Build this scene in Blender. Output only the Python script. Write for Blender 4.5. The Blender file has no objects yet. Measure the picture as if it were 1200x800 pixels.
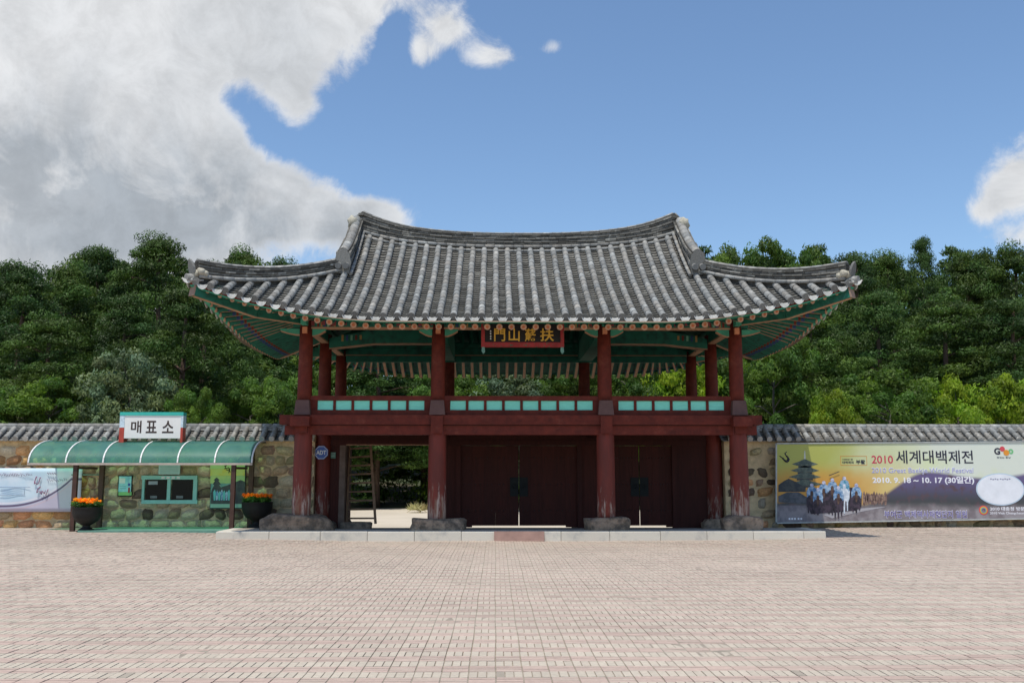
import bpy, bmesh, math, random
import numpy as np
from mathutils import Vector, Matrix
R = random.Random(7)
NR = np.random.RandomState(11)
C = bpy.context.scene.collection
PI = math.pi

# ------------------------------------------------------------------ camera
FPX = 1130.0
PITCH = math.atan(157 / FPX)
YAW = math.radians(0.96)
CAM = (-0.66, -24.8, 1.6)
cd = bpy.data.cameras.new('camera')
cam = bpy.data.objects.new('camera', cd)
C.objects.link(cam)
cd.sensor_width = 36.0
cd.lens = 36.0 * FPX / 1200.0
cd.clip_start = 0.1
cd.clip_end = 3000
cam.location = CAM
cam.rotation_euler = (PI / 2 + PITCH, 0, -YAW)
bpy.context.scene.camera = cam
bpy.context.scene.view_settings.view_transform = 'Standard'
bpy.context.scene.view_settings.look = 'None'
bpy.context.scene.view_settings.exposure = 0.0
bpy.context.scene.view_settings.gamma = 1.0


def ray(px, py):
    """direction seen through a point of the 1200x800 photograph"""
    a = (px - 600) / FPX
    b = (400 - py) / FPX
    d = math.cos(PITCH) - b * math.sin(PITCH)
    z = math.sin(PITCH) + b * math.cos(PITCH)
    return (a * math.cos(YAW) + d * math.sin(YAW), -a * math.sin(YAW) + d * math.cos(YAW), z)


def at(px, py, Y):
    """the point of the vertical plane at depth Y seen at a photograph point"""
    r = ray(px, py)
    t = (Y - CAM[1]) / r[1]
    return (CAM[0] + t * r[0], Y, CAM[2] + t * r[2])


# ------------------------------------------------------------------ sun and sky
SUN = Vector((0.15, 0.32, -1.0)).normalized()          # direction the light travels
sl = bpy.data.lights.new('sun', 'SUN')
sl.energy = 3.9
sl.angle = math.radians(0.5)
sl.color = (1.0, 0.945, 0.85)
sun = bpy.data.objects.new('sun', sl)
C.objects.link(sun)
sun.rotation_euler = SUN.to_track_quat('-Z', 'Y').to_euler()
elev = math.asin(-SUN.z)
azim = math.atan2(-SUN.x, -SUN.y)                       # compass angle of the sun, from +Y towards +X

w = bpy.data.worlds.new('World')
bpy.context.scene.world = w
w.use_nodes = True
nt = w.node_tree
nt.nodes.clear()


def N(tree, kind, ins=None, **props):
    n = tree.nodes.new(kind)
    for k, v in props.items():
        setattr(n, k, v)
    if ins:
        for k, v in ins.items():
            s = n.inputs[k]
            if isinstance(v, bpy.types.NodeSocket):
                tree.links.new(v, s)
            else:
                s.default_value = v
    return n


def M(tree, op, a, b=None, c=None, clamp=False):
    n = tree.nodes.new('ShaderNodeMath')
    n.operation = op
    n.use_clamp = clamp
    for i, v in enumerate((a, b, c)):
        if v is None:
            continue
        if isinstance(v, bpy.types.NodeSocket):
            tree.links.new(v, n.inputs[i])
        else:
            n.inputs[i].default_value = v
    return n.outputs[0]


def maprange(tree, v, a, b, c=0.0, d=1.0, smooth=True):
    n = tree.nodes.new('ShaderNodeMapRange')
    n.interpolation_type = 'SMOOTHSTEP' if smooth else 'LINEAR'
    tree.links.new(v, n.inputs[0])
    for i, x in enumerate((a, b, c, d)):
        n.inputs[i + 1].default_value = x
    return n.outputs[0]


def mixc(tree, f, a, b, mode='MIX'):
    n = tree.nodes.new('ShaderNodeMix')
    n.data_type = 'RGBA'
    n.blend_type = mode
    for s, v in ((n.inputs[0], f), (n.inputs[6], a), (n.inputs[7], b)):
        if isinstance(v, bpy.types.NodeSocket):
            tree.links.new(v, s)
        elif isinstance(v, (int, float)):
            s.default_value = v
        else:
            s.default_value = (*v, 1) if len(v) == 3 else v
    return n.outputs[2]


sky = N(nt, 'ShaderNodeTexSky', sky_type='NISHITA', sun_disc=False)
sky.sun_elevation = elev
sky.sun_rotation = azim
sky.altitude = 50
sky.air_density = 1.0
sky.dust_density = 0.6
sky.ozone_density = 2.2
tc = N(nt, 'ShaderNodeTexCoord')
dirv = tc.outputs['Generated']
# clouds: a field of soft bodies broken up by turbulence, by direction in the sky
nz1 = N(nt, 'ShaderNodeTexNoise', {'Vector': dirv, 'Scale': 9.0, 'Detail': 12.0, 'Roughness': 0.62, 'Distortion': 0.6})
nz2 = N(nt, 'ShaderNodeTexNoise', {'Vector': dirv, 'Scale': 22.0, 'Detail': 9.0, 'Roughness': 0.68, 'Distortion': 0.4})
field = M(nt, 'ADD', M(nt, 'MULTIPLY', M(nt, 'SUBTRACT', nz1.outputs[0], 0.5), 2.1),
          M(nt, 'MULTIPLY', M(nt, 'SUBTRACT', nz2.outputs[0], 0.5), 1.9))


def blob(px, py, r, wgt, sy=1.0):
    d = Vector(ray(px, py)).normalized()
    sub = N(nt, 'ShaderNodeVectorMath', {0: dirv, 1: tuple(d)}, operation='SUBTRACT')
    mul = N(nt, 'ShaderNodeVectorMath', {0: sub.outputs[0], 1: (1, 1, 1.0 / sy)}, operation='MULTIPLY')
    ln = N(nt, 'ShaderNodeVectorMath', {0: mul.outputs[0]}, operation='LENGTH')
    q = M(nt, 'DIVIDE', ln.outputs['Value'], r / FPX)
    return M(nt, 'MULTIPLY', M(nt, 'EXPONENT', M(nt, 'MULTIPLY', M(nt, 'MULTIPLY', q, q), -1.0)), wgt)


CLOUDS = [(60, 60, 190, 1.2, 1), (210, 10, 150, 1.0, 0.8), (360, -5, 75, 0.8, 0.7), (410, 10, 50, .55, .6), (20, 210, 170, 1.0, 0.7),
          (170, 235, 130, 1.0, 0.5), (320, 235, 90, 1.15, 0.40), (385, 262, 60, .8, .35), (20, 300, 160, 0.8, 0.4), (-200, 120, 260, 1.2, 1),
          (-500, 60, 350, .9, 1), (200, 175, 70, .5, .7), (352, 120, 24, .9, 1.5),
          (492, 62, 20, 1.1, .9), (524, 34, 20, 1.1, .9), (585, 66, 34, 1.15, 0.5), (648, 56, 20, 1.1, 0.6), (440, 252, 30, 1.0, .5), (70, 285, 60, .5, .4),
          (1152, 250, 18, .8, .7), (1172, 230, 24, 1.1, .8), (1196, 205, 28, 1.1, .9), (1195, 276, 36, 0.8, .35), (1330, 150, 80, 0.6, .7),
          (1600, 100, 200, .6, 1), (100, -500, 500, .7, 1), (278, 118, 30, -1.5, 0.9), (318, 158, 30, -1.6, 1.0), (124, 172, 11, -1.0, .7),
          (388, 165, 38, -1.3, 1.0), (425, 195, 30, -.9, .8), (455, 120, 60, -.9, 1), (462, 45, 16, -1.6, 2.4), (760, 180, 200, -0.6, .9), (1000, 120, 160, -.5, 1), (640, 140, 120, -.4, 1), (900, 20, 200, -.5, 1)]
for cx, cy, r, wg, sy in CLOUDS:
    field = M(nt, 'ADD', field, blob(cx, cy, r, wg, sy))
mask = maprange(nt, field, 0.10, 1.05)
dens = maprange(nt, field, 0.35, 1.5)
gray = M(nt, 'ADD', blob(0, 200, 190, 1.1, 0.55), M(nt, 'ADD', blob(330, 262, 130, 0.6, 0.3), blob(170, 245, 170, .8, .4)))
gray = M(nt, 'MULTIPLY', gray, maprange(nt, nz1.outputs[0], 0.25, 0.6), clamp=True)
nz3 = N(nt, 'ShaderNodeTexNoise', {'Vector': dirv, 'Scale': 4.0, 'Detail': 5.0, 'Roughness': 0.55})
gray = M(nt, 'ADD', M(nt, 'MULTIPLY', gray, 0.85), M(nt, 'MULTIPLY', maprange(nt, nz3.outputs[0], 0.42, 0.66), 0.42), clamp=True)
gray = M(nt, 'MULTIPLY', gray, maprange(nt, field, 0.5, 1.2))
ccol = mixc(nt, gray, (5.4, 5.5, 5.65), (2.9, 3.2, 3.55))
lum = maprange(nt, nz2.outputs[0], 0.3, 0.7, 0.86, 1.07)
ccol2 = N(nt, 'ShaderNodeVectorMath', {0: ccol, 'Scale': lum}, operation='SCALE')
skyc = N(nt, 'ShaderNodeVectorMath', {0: sky.outputs[0], 1: (0.98, 1.07, 1.12)}, operation='MULTIPLY')
final = mixc(nt, mask, skyc.outputs[0], ccol2.outputs[0])
bg = N(nt, 'ShaderNodeBackground', {'Color': final, 'Strength': 0.145})
wo = N(nt, 'ShaderNodeOutputWorld', {'Surface': bg.outputs[0]})


# ------------------------------------------------------------------ materials
MATS = {}


def mat(name, col, rough=0.75, var=0.25, scale=6.0, bump=0.15, bscale=30.0, attr=False, rnd=0.0, col2=None, c2lo=0.5, c2hi=0.7,
        c2scale=5.0, spec=0.3, stretch=None, metal=0.0, hue=0.0, bdist=0.01):
    if name in MATS:
        return MATS[name]
    m = bpy.data.materials.new(name)
    m.use_nodes = True
    t = m.node_tree
    t.nodes.clear()
    tcx = N(t, 'ShaderNodeTexCoord')
    vec = tcx.outputs['Object']
    oi = N(t, 'ShaderNodeObjectInfo')
    if rnd:
        add = N(t, 'ShaderNodeVectorMath', {0: vec, 1: oi.outputs['Location']}, operation='ADD')
        vec = add.outputs[0]
    if stretch:
        mp = N(t, 'ShaderNodeMapping', {'Vector': vec, 'Scale': stretch})
        vec = mp.outputs[0]
    n1 = N(t, 'ShaderNodeTexNoise', {'Vector': vec, 'Scale': scale, 'Detail': 6.0, 'Roughness': 0.6})
    f = maprange(t, n1.outputs[0], 0.25, 0.75, 1 - var, 1 + var, smooth=False)
    base = (*col, 1)
    c = base
    if col2:
        n3 = N(t, 'ShaderNodeTexNoise', {'Vector': vec, 'Scale': c2scale, 'Detail': 8.0, 'Roughness': 0.65})
        c = mixc(t, maprange(t, n3.outputs[0], c2lo, c2hi), col, col2)
    else:
        rgb = N(t, 'ShaderNodeRGB')
        rgb.outputs[0].default_value = base
        c = rgb.outputs[0]
    if rnd:
        f = M(t, 'MULTIPLY', f, maprange(t, oi.outputs['Random'], 0, 1, 1 - rnd, 1 + rnd, smooth=False))
    if attr:
        at_ = N(t, 'ShaderNodeAttribute', attribute_name='tone')
        c = mixc(t, 1.0, c, at_.outputs['Color'], 'MULTIPLY')
    c = N(t, 'ShaderNodeVectorMath', {0: c, 'Scale': f}, operation='SCALE').outputs[0]
    if hue:
        hs = N(t, 'ShaderNodeHueSaturation', {'Color': c, 'Hue': maprange(t, M(t, 'FRACT', M(t, 'MULTIPLY', oi.outputs['Random'], 7.3)), 0, 1, 0.5 - hue, 0.5 + hue, smooth=False)})
        c = hs.outputs[0]
    b = N(t, 'ShaderNodeBsdfPrincipled', {'Base Color': c, 'Roughness': rough, 'Metallic': metal})
    b.inputs['Specular IOR Level'].default_value = spec
    if bump:
        n2 = N(t, 'ShaderNodeTexNoise', {'Vector': vec, 'Scale': bscale, 'Detail': 4.0})
        bp = N(t, 'ShaderNodeBump', {'Height': n2.outputs[0], 'Strength': bump, 'Distance': bdist})
        t.links.new(bp.outputs[0], b.inputs['Normal'])
    N(t, 'ShaderNodeOutputMaterial', {'Surface': b.outputs[0]})
    MATS[name] = m
    return m


def leafmat(name, col, trans=0.3):
    m = bpy.data.materials.new(name)
    m.use_nodes = True
    t = m.node_tree
    t.nodes.clear()
    a = N(t, 'ShaderNodeAttribute', attribute_name='tone')
    oi = N(t, 'ShaderNodeObjectInfo')
    c = mixc(t, 1.0, col, a.outputs['Color'], 'MULTIPLY')
    c = N(t, 'ShaderNodeVectorMath', {0: c, 'Scale': maprange(t, oi.outputs['Random'], 0, 1, 0.85, 1.2, smooth=False)}, operation='SCALE').outputs[0]
    d = N(t, 'ShaderNodeBsdfPrincipled', {'Base Color': c, 'Roughness': 0.5})
    d.inputs['Specular IOR Level'].default_value = 0.18
    tr = N(t, 'ShaderNodeBsdfTranslucent', {'Color': mixc(t, 1.0, c, (1.3, 1.5, 0.6), 'MULTIPLY')})
    mx = N(t, 'ShaderNodeMixShader', {0: trans, 1: d.outputs[0], 2: tr.outputs[0]})
    N(t, 'ShaderNodeOutputMaterial', {'Surface': mx.outputs[0]})
    return m


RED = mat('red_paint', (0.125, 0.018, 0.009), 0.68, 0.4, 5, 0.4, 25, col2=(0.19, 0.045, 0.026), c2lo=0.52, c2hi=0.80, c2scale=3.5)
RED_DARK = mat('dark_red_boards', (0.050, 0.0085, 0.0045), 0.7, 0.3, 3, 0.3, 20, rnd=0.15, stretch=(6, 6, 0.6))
GREEN = mat('green_paint', (0.018, 0.145, 0.095), 0.7, 0.25, 3, 0.2, 25, col2=(0.02, 0.075, 0.055), c2lo=0.45, c2hi=0.7)
GREEN_LT = mat('light_green_paint', (0.06, 0.30, 0.19), 0.7, 0.25, 4, 0.1, 25)
ORANGE = mat('orange_paint', (0.62, 0.24, 0.12), 0.7, 0.2, 5, 0.1, 25)
SALMON = mat('salmon_paint', (0.42, 0.235, 0.14), 0.7, 0.25, 6, 0.1, 25)
TURQ = mat('turquoise_paint', (0.26, 0.80, 0.62), 0.6, 0.12, 4, 0.05, 25, stretch=(1, 1, 6))
PAD = mat('grey_violet_paint', (0.13, 0.07, 0.062), 0.7, 0.2, 6, 0.1)
TILE = mat('roof_tile_clay', (0.255, 0.248, 0.228), 0.8, 0.2, 14, 0.35, 60, attr=True, col2=(0.42, 0.41, 0.37), c2lo=0.5, c2hi=0.78, c2scale=7)
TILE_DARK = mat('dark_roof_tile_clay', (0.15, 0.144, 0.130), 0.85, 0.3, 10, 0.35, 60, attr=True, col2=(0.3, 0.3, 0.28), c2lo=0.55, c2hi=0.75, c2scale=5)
TILE_END = mat('tile_end_clay', (0.17, 0.168, 0.155), 0.85, 0.3, 40, 0.6, 60, rnd=0.2)
DRIP = mat('pale_drip_tile', (0.47, 0.465, 0.43), 0.8, 0.25, 20, 0.3, 50, rnd=0.15)
PLASTER = mat('lime_plaster', (0.42, 0.39, 0.31), 0.9, 0.3, 12, 0.6, 25, bdist=0.03)
GRANITE = mat('granite', (0.62, 0.575, 0.49), 0.8, 0.12, 60, 0.25, 120, rnd=0.07, col2=(0.40, 0.39, 0.36), c2lo=0.5, c2hi=0.75, c2scale=2)
BOULDER = mat('plinth_boulder', (0.30, 0.215, 0.15), 0.9, 0.4, 5, 0.9, 14, rnd=0.15, bdist=0.04, col2=(0.13, 0.10, 0.075), c2lo=.42, c2hi=.62, c2scale=4)
STONE = mat('wall_stone', (0.46, 0.34, 0.20), 0.9, 0.35, 7, 0.8, 22, rnd=0.35, hue=0.035, bdist=0.03, col2=(0.24, 0.2, 0.15), c2scale=3)
STONE_WARM = mat('wall_stone_warm', (0.66, 0.38, 0.16), 0.9, 0.35, 7, 0.8, 22, rnd=0.3, hue=0.03, bdist=0.03)
STONE_GREY = mat('wall_stone_grey', (0.46, 0.40, 0.30), 0.9, 0.35, 7, 0.8, 22, rnd=0.3, hue=0.02, bdist=0.03)
STONE_PALE = mat('wall_stone_pale', (0.56, 0.47, 0.31), 0.9, 0.35, 7, 0.8, 22, rnd=0.22, hue=0.015, bdist=0.03)
STONE_DARK = mat('wall_stone_dark', (0.16, 0.12, 0.08), 0.9, 0.35, 7, 0.8, 22, rnd=0.3, hue=0.03, bdist=0.03)
MORTAR = mat('wall_mortar', (0.60, 0.46, 0.27), 0.95, 0.3, 5, 0.8, 18, bdist=0.03)
BLACKM = mat('black_metal', (0.012, 0.012, 0.012), 0.5, 0.2)
POTM = mat('dark_planter_rubber', (0.014, 0.013, 0.012), 0.6, 0.25, 8, 0.2)
BROWNM = mat('brown_steel', (0.07, 0.035, 0.025), 0.5, 0.25)
WHITEM = mat('white_metal', (0.72, 0.72, 0.70), 0.4, 0.08)
SIGNW = mat('sign_white', (0.80, 0.77, 0.74), 0.4, 0.04, bump=0)
TEAL = mat('teal_paint', (0.05, 0.45, 0.38), 0.5, 0.1, bump=0)
FRAME_G = mat('pale_green_frame', (0.30, 0.62, 0.52), 0.5, 0.1, bump=0)
DARKIN = mat('dark_interior', (0.02, 0.025, 0.02), 0.6, 0.3)
LADDER = mat('ladder_wood', (0.30, 0.18, 0.11), 0.8, 0.3)
GOLD = mat('gold_lettering', (0.75, 0.42, 0.06), 0.45, 0.1, bump=0)
SIGNB = mat('black_lacquer', (0.018, 0.013, 0.012), 0.5, 0.2)
BARK = mat('pine_bark', (0.13, 0.085, 0.06), 0.95, 0.4, 6, 0.8, 10, stretch=(3, 3, 0.7), bdist=0.03)
GBARK = mat('grey_bark', (0.12, 0.11, 0.09), 0.95, 0.4, 6, 0.8, 10, bdist=0.03)
EARTH = mat('earth', (0.08, 0.07, 0.04), 0.95, 0.4, 0.8, 0.8, 3, col2=(0.05, 0.075, 0.025), c2scale=0.6, bdist=0.1)
SAND = mat('sandy_ground', (0.62, 0.55, 0.44), 0.95, 0.15, 2, 0.3, 20)
GREENSLAB = mat('green_floor_paint', (0.12, 0.27, 0.21), 0.7, 0.15)
PAVER = mat('paving_brick', (1, 1, 1), 0.85, 0.12, 25, 0.25, 90, attr=True, bdist=0.002)
JOINT = mat('joint_sand', (0.29, 0.25, 0.20), 0.95, 0.3, 8)
RUST = mat('brown_board', (0.27, 0.165, 0.135), 0.8, 0.2, 4)

LEAF = {
    'pine': leafmat('pine_needles', (0.056, 0.100, 0.018), 0.15),
    'pine2': leafmat('pine_needles_blue', (0.046, 0.092, 0.021), 0.15),
    'broad': leafmat('broad_leaves', (0.090, 0.160, 0.032), 0.38),
    'yellow': leafmat('yellow_green_leaves', (0.21, 0.31, 0.03), 0.4),
    'silver': leafmat('silver_leaves', (0.115, 0.165, 0.085), 0.2),
    'marigold_leaf': leafmat('marigold_leaves', (0.06, 0.16, 0.03), 0.3),
    'marigold': leafmat('marigold_petals', (0.95, 0.30, 0.02), 0.3),
    'straw': leafmat('dry_straw', (0.5, 0.42, 0.22), 0.3),
}


# ------------------------------------------------------------------ mesh helpers
class MB:
    def __init__(s):
        s.v = []
        s.f = []
        s.mi = []
        s.c = []
        s.m = 0
        s.tone = (1, 1, 1)
        s.smooth = False
        s.sm = []

    def face(s, idx):
        s.f.append(idx)
        s.mi.append(s.m)
        s.c.append(s.tone)
        s.sm.append(s.smooth)

    def box(s, x0, x1, y0, y1, z0, z1):
        hexa = [(x0, y0, z0), (x1, y0, z0), (x1, y1, z0), (x0, y1, z0), (x0, y0, z1), (x1, y0, z1), (x1, y1, z1), (x0, y1, z1)]
        s.hexa(hexa)

    def hexa(s, p):
        b = len(s.v)
        s.v += [tuple(q) for q in p]
        for f in ((0, 3, 2, 1), (4, 5, 6, 7), (0, 1, 5, 4), (1, 2, 6, 5), (2, 3, 7, 6), (3, 0, 4, 7)):
            s.face(tuple(b + i for i in f))

    def bar(s, a, b, wd, h, up=(0, 0, 1)):
        a = Vector(a)
        b = Vector(b)
        t = (b - a).normalized()
        sd = t.cross(Vector(up)).normalized() * wd / 2
        u = sd.cross(t).normalized() * h / 2
        s.hexa([a - sd - u, a + sd - u, b + sd - u, b - sd - u, a - sd + u, a + sd + u, b + sd + u, b - sd + u])

    def tube(s, pts, rad, n=10, cap=True):
        pts = [Vector(p) for p in pts]
        if not isinstance(rad, (list, tuple)):
            rad = [rad] * len(pts)
        b0 = len(s.v)
        k = len(pts)
        for i, p in enumerate(pts):
            t = (pts[min(i + 1, k - 1)] - pts[max(i - 1, 0)]).normalized()
            ref = Vector((1, 0, 0)) if abs(t.x) < 0.9 else Vector((0, 1, 0))
            u = t.cross(ref).normalized()
            v = t.cross(u).normalized()
            for j in range(n):
                a = 2 * PI * j / n
                s.v.append(tuple(p + (u * math.cos(a) + v * math.sin(a)) * rad[i]))
        sm = s.smooth
        s.smooth = True
        for i in range(k - 1):
            for j in range(n):
                a = b0 + i * n + j
                b = b0 + i * n + (j + 1) % n
                s.face((a, b, b + n, a + n))
        s.smooth = sm
        if cap:
            s.face(tuple(b0 + j for j in range(n))[::-1])
            s.face(tuple(b0 + (k - 1) * n + j for j in range(n)))

    def lathe(s, prof, cx=0, cy=0, n=20, sx=1, sy=1):
        b0 = len(s.v)
        for r, z in prof:
            for j in range(n):
                a = 2 * PI * j / n
                s.v.append((cx + r * math.cos(a) * sx, cy + r * math.sin(a) * sy, z))
        sm = s.smooth
        s.smooth = True
        for i in range(len(prof) - 1):
            for j in range(n):
                a = b0 + i * n + j
                b = b0 + i * n + (j + 1) % n
                s.face((a, b, b + n, a + n))
        s.smooth = sm
        s.face(tuple(b0 + j for j in range(n))[::-1])
        s.face(tuple(b0 + (len(prof) - 1) * n + j for j in range(n)))

    def prism(s, poly, y0, y1):
        """polygon of (x, z), extruded in y"""
        b = len(s.v)
        n = len(poly)
        for x, z in poly:
            s.v.append((x, y0, z))
        for x, z in poly:
            s.v.append((x, y1, z))
        s.face(tuple(b + i for i in range(n)))
        s.face(tuple(b + n + i for i in range(n))[::-1])
        for i in range(n):
            j = (i + 1) % n
            s.face((b + i, b + n + i, b + n + j, b + j))

    def mesh(s, name, mats):
        me = bpy.data.meshes.new(name)
        me.from_pydata(s.v, [], s.f)
        if not isinstance(mats, (list, tuple)):
            mats = [mats]
        for m in mats:
            me.materials.append(m)
        me.polygons.foreach_set('material_index', s.mi)
        me.polygons.foreach_set('use_smooth', s.sm)
        ca = me.color_attributes.new('tone', 'FLOAT_COLOR', 'CORNER')
        cols = []
        for f, c in zip(s.f, s.c):
            cols += [c[0], c[1], c[2], 1.0] * len(f)
        ca.data.foreach_set('color', cols)
        me.update()
        bm = bmesh.new()
        bm.from_mesh(me)
        bmesh.ops.recalc_face_normals(bm, faces=bm.faces)
        bm.to_mesh(me)
        bm.free()
        return me

    def build(s, name, mats, parent=None, **k):
        return link(name, s.mesh(name, mats), parent, **k)


def link(name, me, parent=None, loc=None, rot=None, scale=None, kind=None, label=None):
    o = bpy.data.objects.new(name, me)
    C.objects.link(o)
    if parent:
        o.parent = parent
    if loc:
        o.location = loc
    if rot:
        o.rotation_euler = rot
    if scale:
        o.scale = scale
    if kind:
        o['kind'] = kind
    if label:
        o['label'] = label
    return o


def thing(name, label, cat, loc=(0, 0, 0), group=None, rz=0):
    o = bpy.data.objects.new(name, None)
    C.objects.link(o)
    o.location = loc
    o.rotation_euler = (0, 0, rz)
    o.empty_display_size = 0.2
    o['label'] = label
    o['category'] = cat
    if group:
        o['group'] = group
    return o


def tag(o, label, cat, group=None):
    o['label'] = label
    o['category'] = cat
    if group:
        o['group'] = group
    return o


def npmesh(name, V, F, col=None, mats=(), smooth=False):
    me = bpy.data.meshes.new(name)
    V = np.asarray(V, np.float32)
    F = np.asarray(F, np.int32)
    k = F.shape[1]
    me.vertices.add(len(V))
    me.vertices.foreach_set('co', V.ravel())
    me.loops.add(F.size)
    me.loops.foreach_set('vertex_index', F.ravel())
    me.polygons.add(len(F))
    me.polygons.foreach_set('loop_start', np.arange(0, F.size, k, dtype=np.int32))
    me.update(calc_edges=True)
    if col is not None:
        ca = me.color_attributes.new('tone', 'FLOAT_COLOR', 'CORNER')
        c = np.ones((len(F), k, 4), np.float32)
        c[:, :, :3] = np.asarray(col, np.float32)[:, None, :]
        ca.data.foreach_set('color', c.ravel())
    for m in mats:
        me.materials.append(m)
    me.update()
    if not smooth:
        me.shade_flat()
    return me


def sstep(x, a, b):
    t = np.clip((x - a) / (b - a), 0, 1)
    return t * t * (3 - 2 * t)


def text_mesh(body, size, m, bold=0.0, sx=1.0, depth=0.002, align='LEFT', name='lettering'):
    cu = bpy.data.curves.new('lettering', 'FONT')
    cu.body = body
    cu.size = size
    cu.offset = bold
    cu.extrude = depth
    cu.align_x = align
    cu.resolution_u = 3
    o = bpy.data.objects.new('lettering', cu)
    C.objects.link(o)
    bpy.context.view_layer.update()
    dg = bpy.context.evaluated_depsgraph_get()
    me = bpy.data.meshes.new_from_object(o.evaluated_get(dg))
    bpy.data.objects.remove(o)
    bpy.data.curves.remove(cu)
    me.materials.clear()
    me.materials.append(m)
    co = np.zeros(len(me.vertices) * 3, np.float32)
    me.vertices.foreach_get('co', co)
    co = co.reshape(-1, 3)
    return me, co


def put_text(body, x0, z0, x1, z1, Y, m, parent, bold=0.0, depth=0.002, rot=0.0):
    """text stretched to the rectangle x0..x1, z0..z1 on the plane facing -Y at depth Y"""
    me, co = text_mesh(body, 1.0, m, bold, depth=depth)
    mn = co.min(0)
    mx = co.max(0)
    sx = (x1 - x0) / (mx[0] - mn[0])
    sz = (z1 - z0) / (mx[1] - mn[1])
    new = np.zeros_like(co)
    new[:, 0] = x0 + (co[:, 0] - mn[0]) * sx
    new[:, 2] = z0 + (co[:, 1] - mn[1]) * sz
    new[:, 1] = Y - co[:, 2]
    me.vertices.foreach_set('co', new.ravel())
    me.update()
    return link('lettering', me, parent)


# ------------------------------------------------------------------ ground
def g(X, Y):
    return 0.17 * sstep(Y, -4.0, 2.5) * sstep(np.abs(X), 3.0, 10.0)


def hill(X, Y):
    mid = 1 - sstep(np.abs(X + 1.0), 9.0, 15.0)
    base = g(X, Y) * (1 - sstep(Y, 2.9, 3.15)) - 0.2 * sstep(Y, 2.9, 3.15)
    h = 9.2 * sstep(Y, 12.0, 75.0) * (1 - mid) + 1.0 * sstep(Y, 9.0, 13.0) * (1 - mid) + mid * (9.4 * sstep(Y, 24.0, 78.0) + .25 * sstep(Y, 12, 24))
    return base + h


# terrain
xs = np.concatenate([[-900, -500, -250, -140], np.arange(-90, 91, 2.0), [140, 250, 500, 900]])
ys = np.concatenate([[-400, -200, -100, -60], np.arange(-40, 100, 1.5), [120, 180, 300, 600, 1200]])
XX, YY = np.meshgrid(xs, ys)
ZZ = hill(XX, YY) - 0.03
V = np.stack([XX.ravel(), YY.ravel(), ZZ.ravel()], 1)
nx = len(xs)
i = np.arange(len(ys) - 1)[:, None] * nx + np.arange(nx - 1)[None, :]
F = np.stack([i, i + 1, i + 1 + nx, i + nx], -1).reshape(-1, 4)
# plaza surface beyond the laid bricks: the same brick pattern as a material
pm = bpy.data.materials.new('plaza_brick_pattern')
pm.use_nodes = True
t = pm.node_tree
t.nodes.clear()
tcx = N(t, 'ShaderNodeTexCoord')
br = N(t, 'ShaderNodeTexBrick', {'Vector': tcx.outputs['Object'], 'Color1': (0.48, 0.42, 0.33, 1), 'Color2': (0.44, 0.35, 0.28, 1),
                                 'Mortar': (0.28, 0.24, 0.21, 1), 'Scale': 1.0, 'Mortar Size': 0.006, 'Brick Width': 0.22, 'Row Height': 0.073})
br.offset = 0.0
geo = N(t, 'ShaderNodeNewGeometry')
sep = N(t, 'ShaderNodeSeparateXYZ', {0: geo.outputs['Position']})
nzz = N(t, 'ShaderNodeTexNoise', {'Vector': tcx.outputs['Object'], 'Scale': 0.35, 'Detail': 5.0})
earth = mixc(t, maprange(t, nzz.outputs[0], 0.4, 0.6), (0.07, 0.06, 0.035), (0.04, 0.06, 0.02))
sand = mixc(t, maprange(t, nzz.outputs[0], 0.3, 0.7), (0.60, 0.53, 0.43), (0.52, 0.46, 0.37))
c = mixc(t, maprange(t, sep.outputs['Y'], 2.6, 2.7), br.outputs[0], sand)
axx = M(t, 'ABSOLUTE', M(t, 'ADD', sep.outputs['X'], 1.0))
far_ = M(t, 'ADD', sep.outputs['Y'], maprange(t, axx, 6.5, 10.0, -12.5, 0.0))
c = mixc(t, maprange(t, far_, 9.8, 11.0), c, earth)
b = N(t, 'ShaderNodeBsdfPrincipled', {'Base Color': c, 'Roughness': 0.9})
N(t, 'ShaderNodeOutputMaterial', {'Surface': b.outputs[0]})
link('ground', npmesh('ground', V, F, None, [pm], True), kind='structure')

# laid bricks: blocks of three upright then three across, in square cells
S = 0.22
x0p, x1p = -16.5, 15.5
y0p, y1p = -17.7, 2.45
ncol = int((x1p - x0p) / S)
nrow = int((y1p - y0p) / S)
boxes = []
for r in range(nrow):
    yc = y0p + r * S
    D = yc - CAM[1]
    half = 0.56 * D + 2.0
    for cidx in range(ncol):
        xc = x0p + cidx * S
        if abs(xc - CAM[0]) > half:
            continue
        if -7.55 < xc + S * .5 < 7.55 and yc > -0.75:
            continue
        for k in range(3):
            if r % 2 == 0:
                boxes.append((xc + k * S / 3, yc, S / 3, S, 0))
            else:
                boxes.append((xc, yc + k * S / 3, S, S / 3, 1))
B = np.array(boxes)
nb = len(B)
gx = np.where(B[:, 4] == 0, 0.0036, 0.0048)
jx = NR.uniform(-.0012, .0012, nb)
bx0 = B[:, 0] + gx + jx
bx1 = B[:, 0] + B[:, 2] - gx + jx
by0 = B[:, 1] + np.where(B[:, 4] == 0, .003, .0022)
by1 = B[:, 1] + B[:, 3] - np.where(B[:, 4] == 0, .003, .0022)
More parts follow.
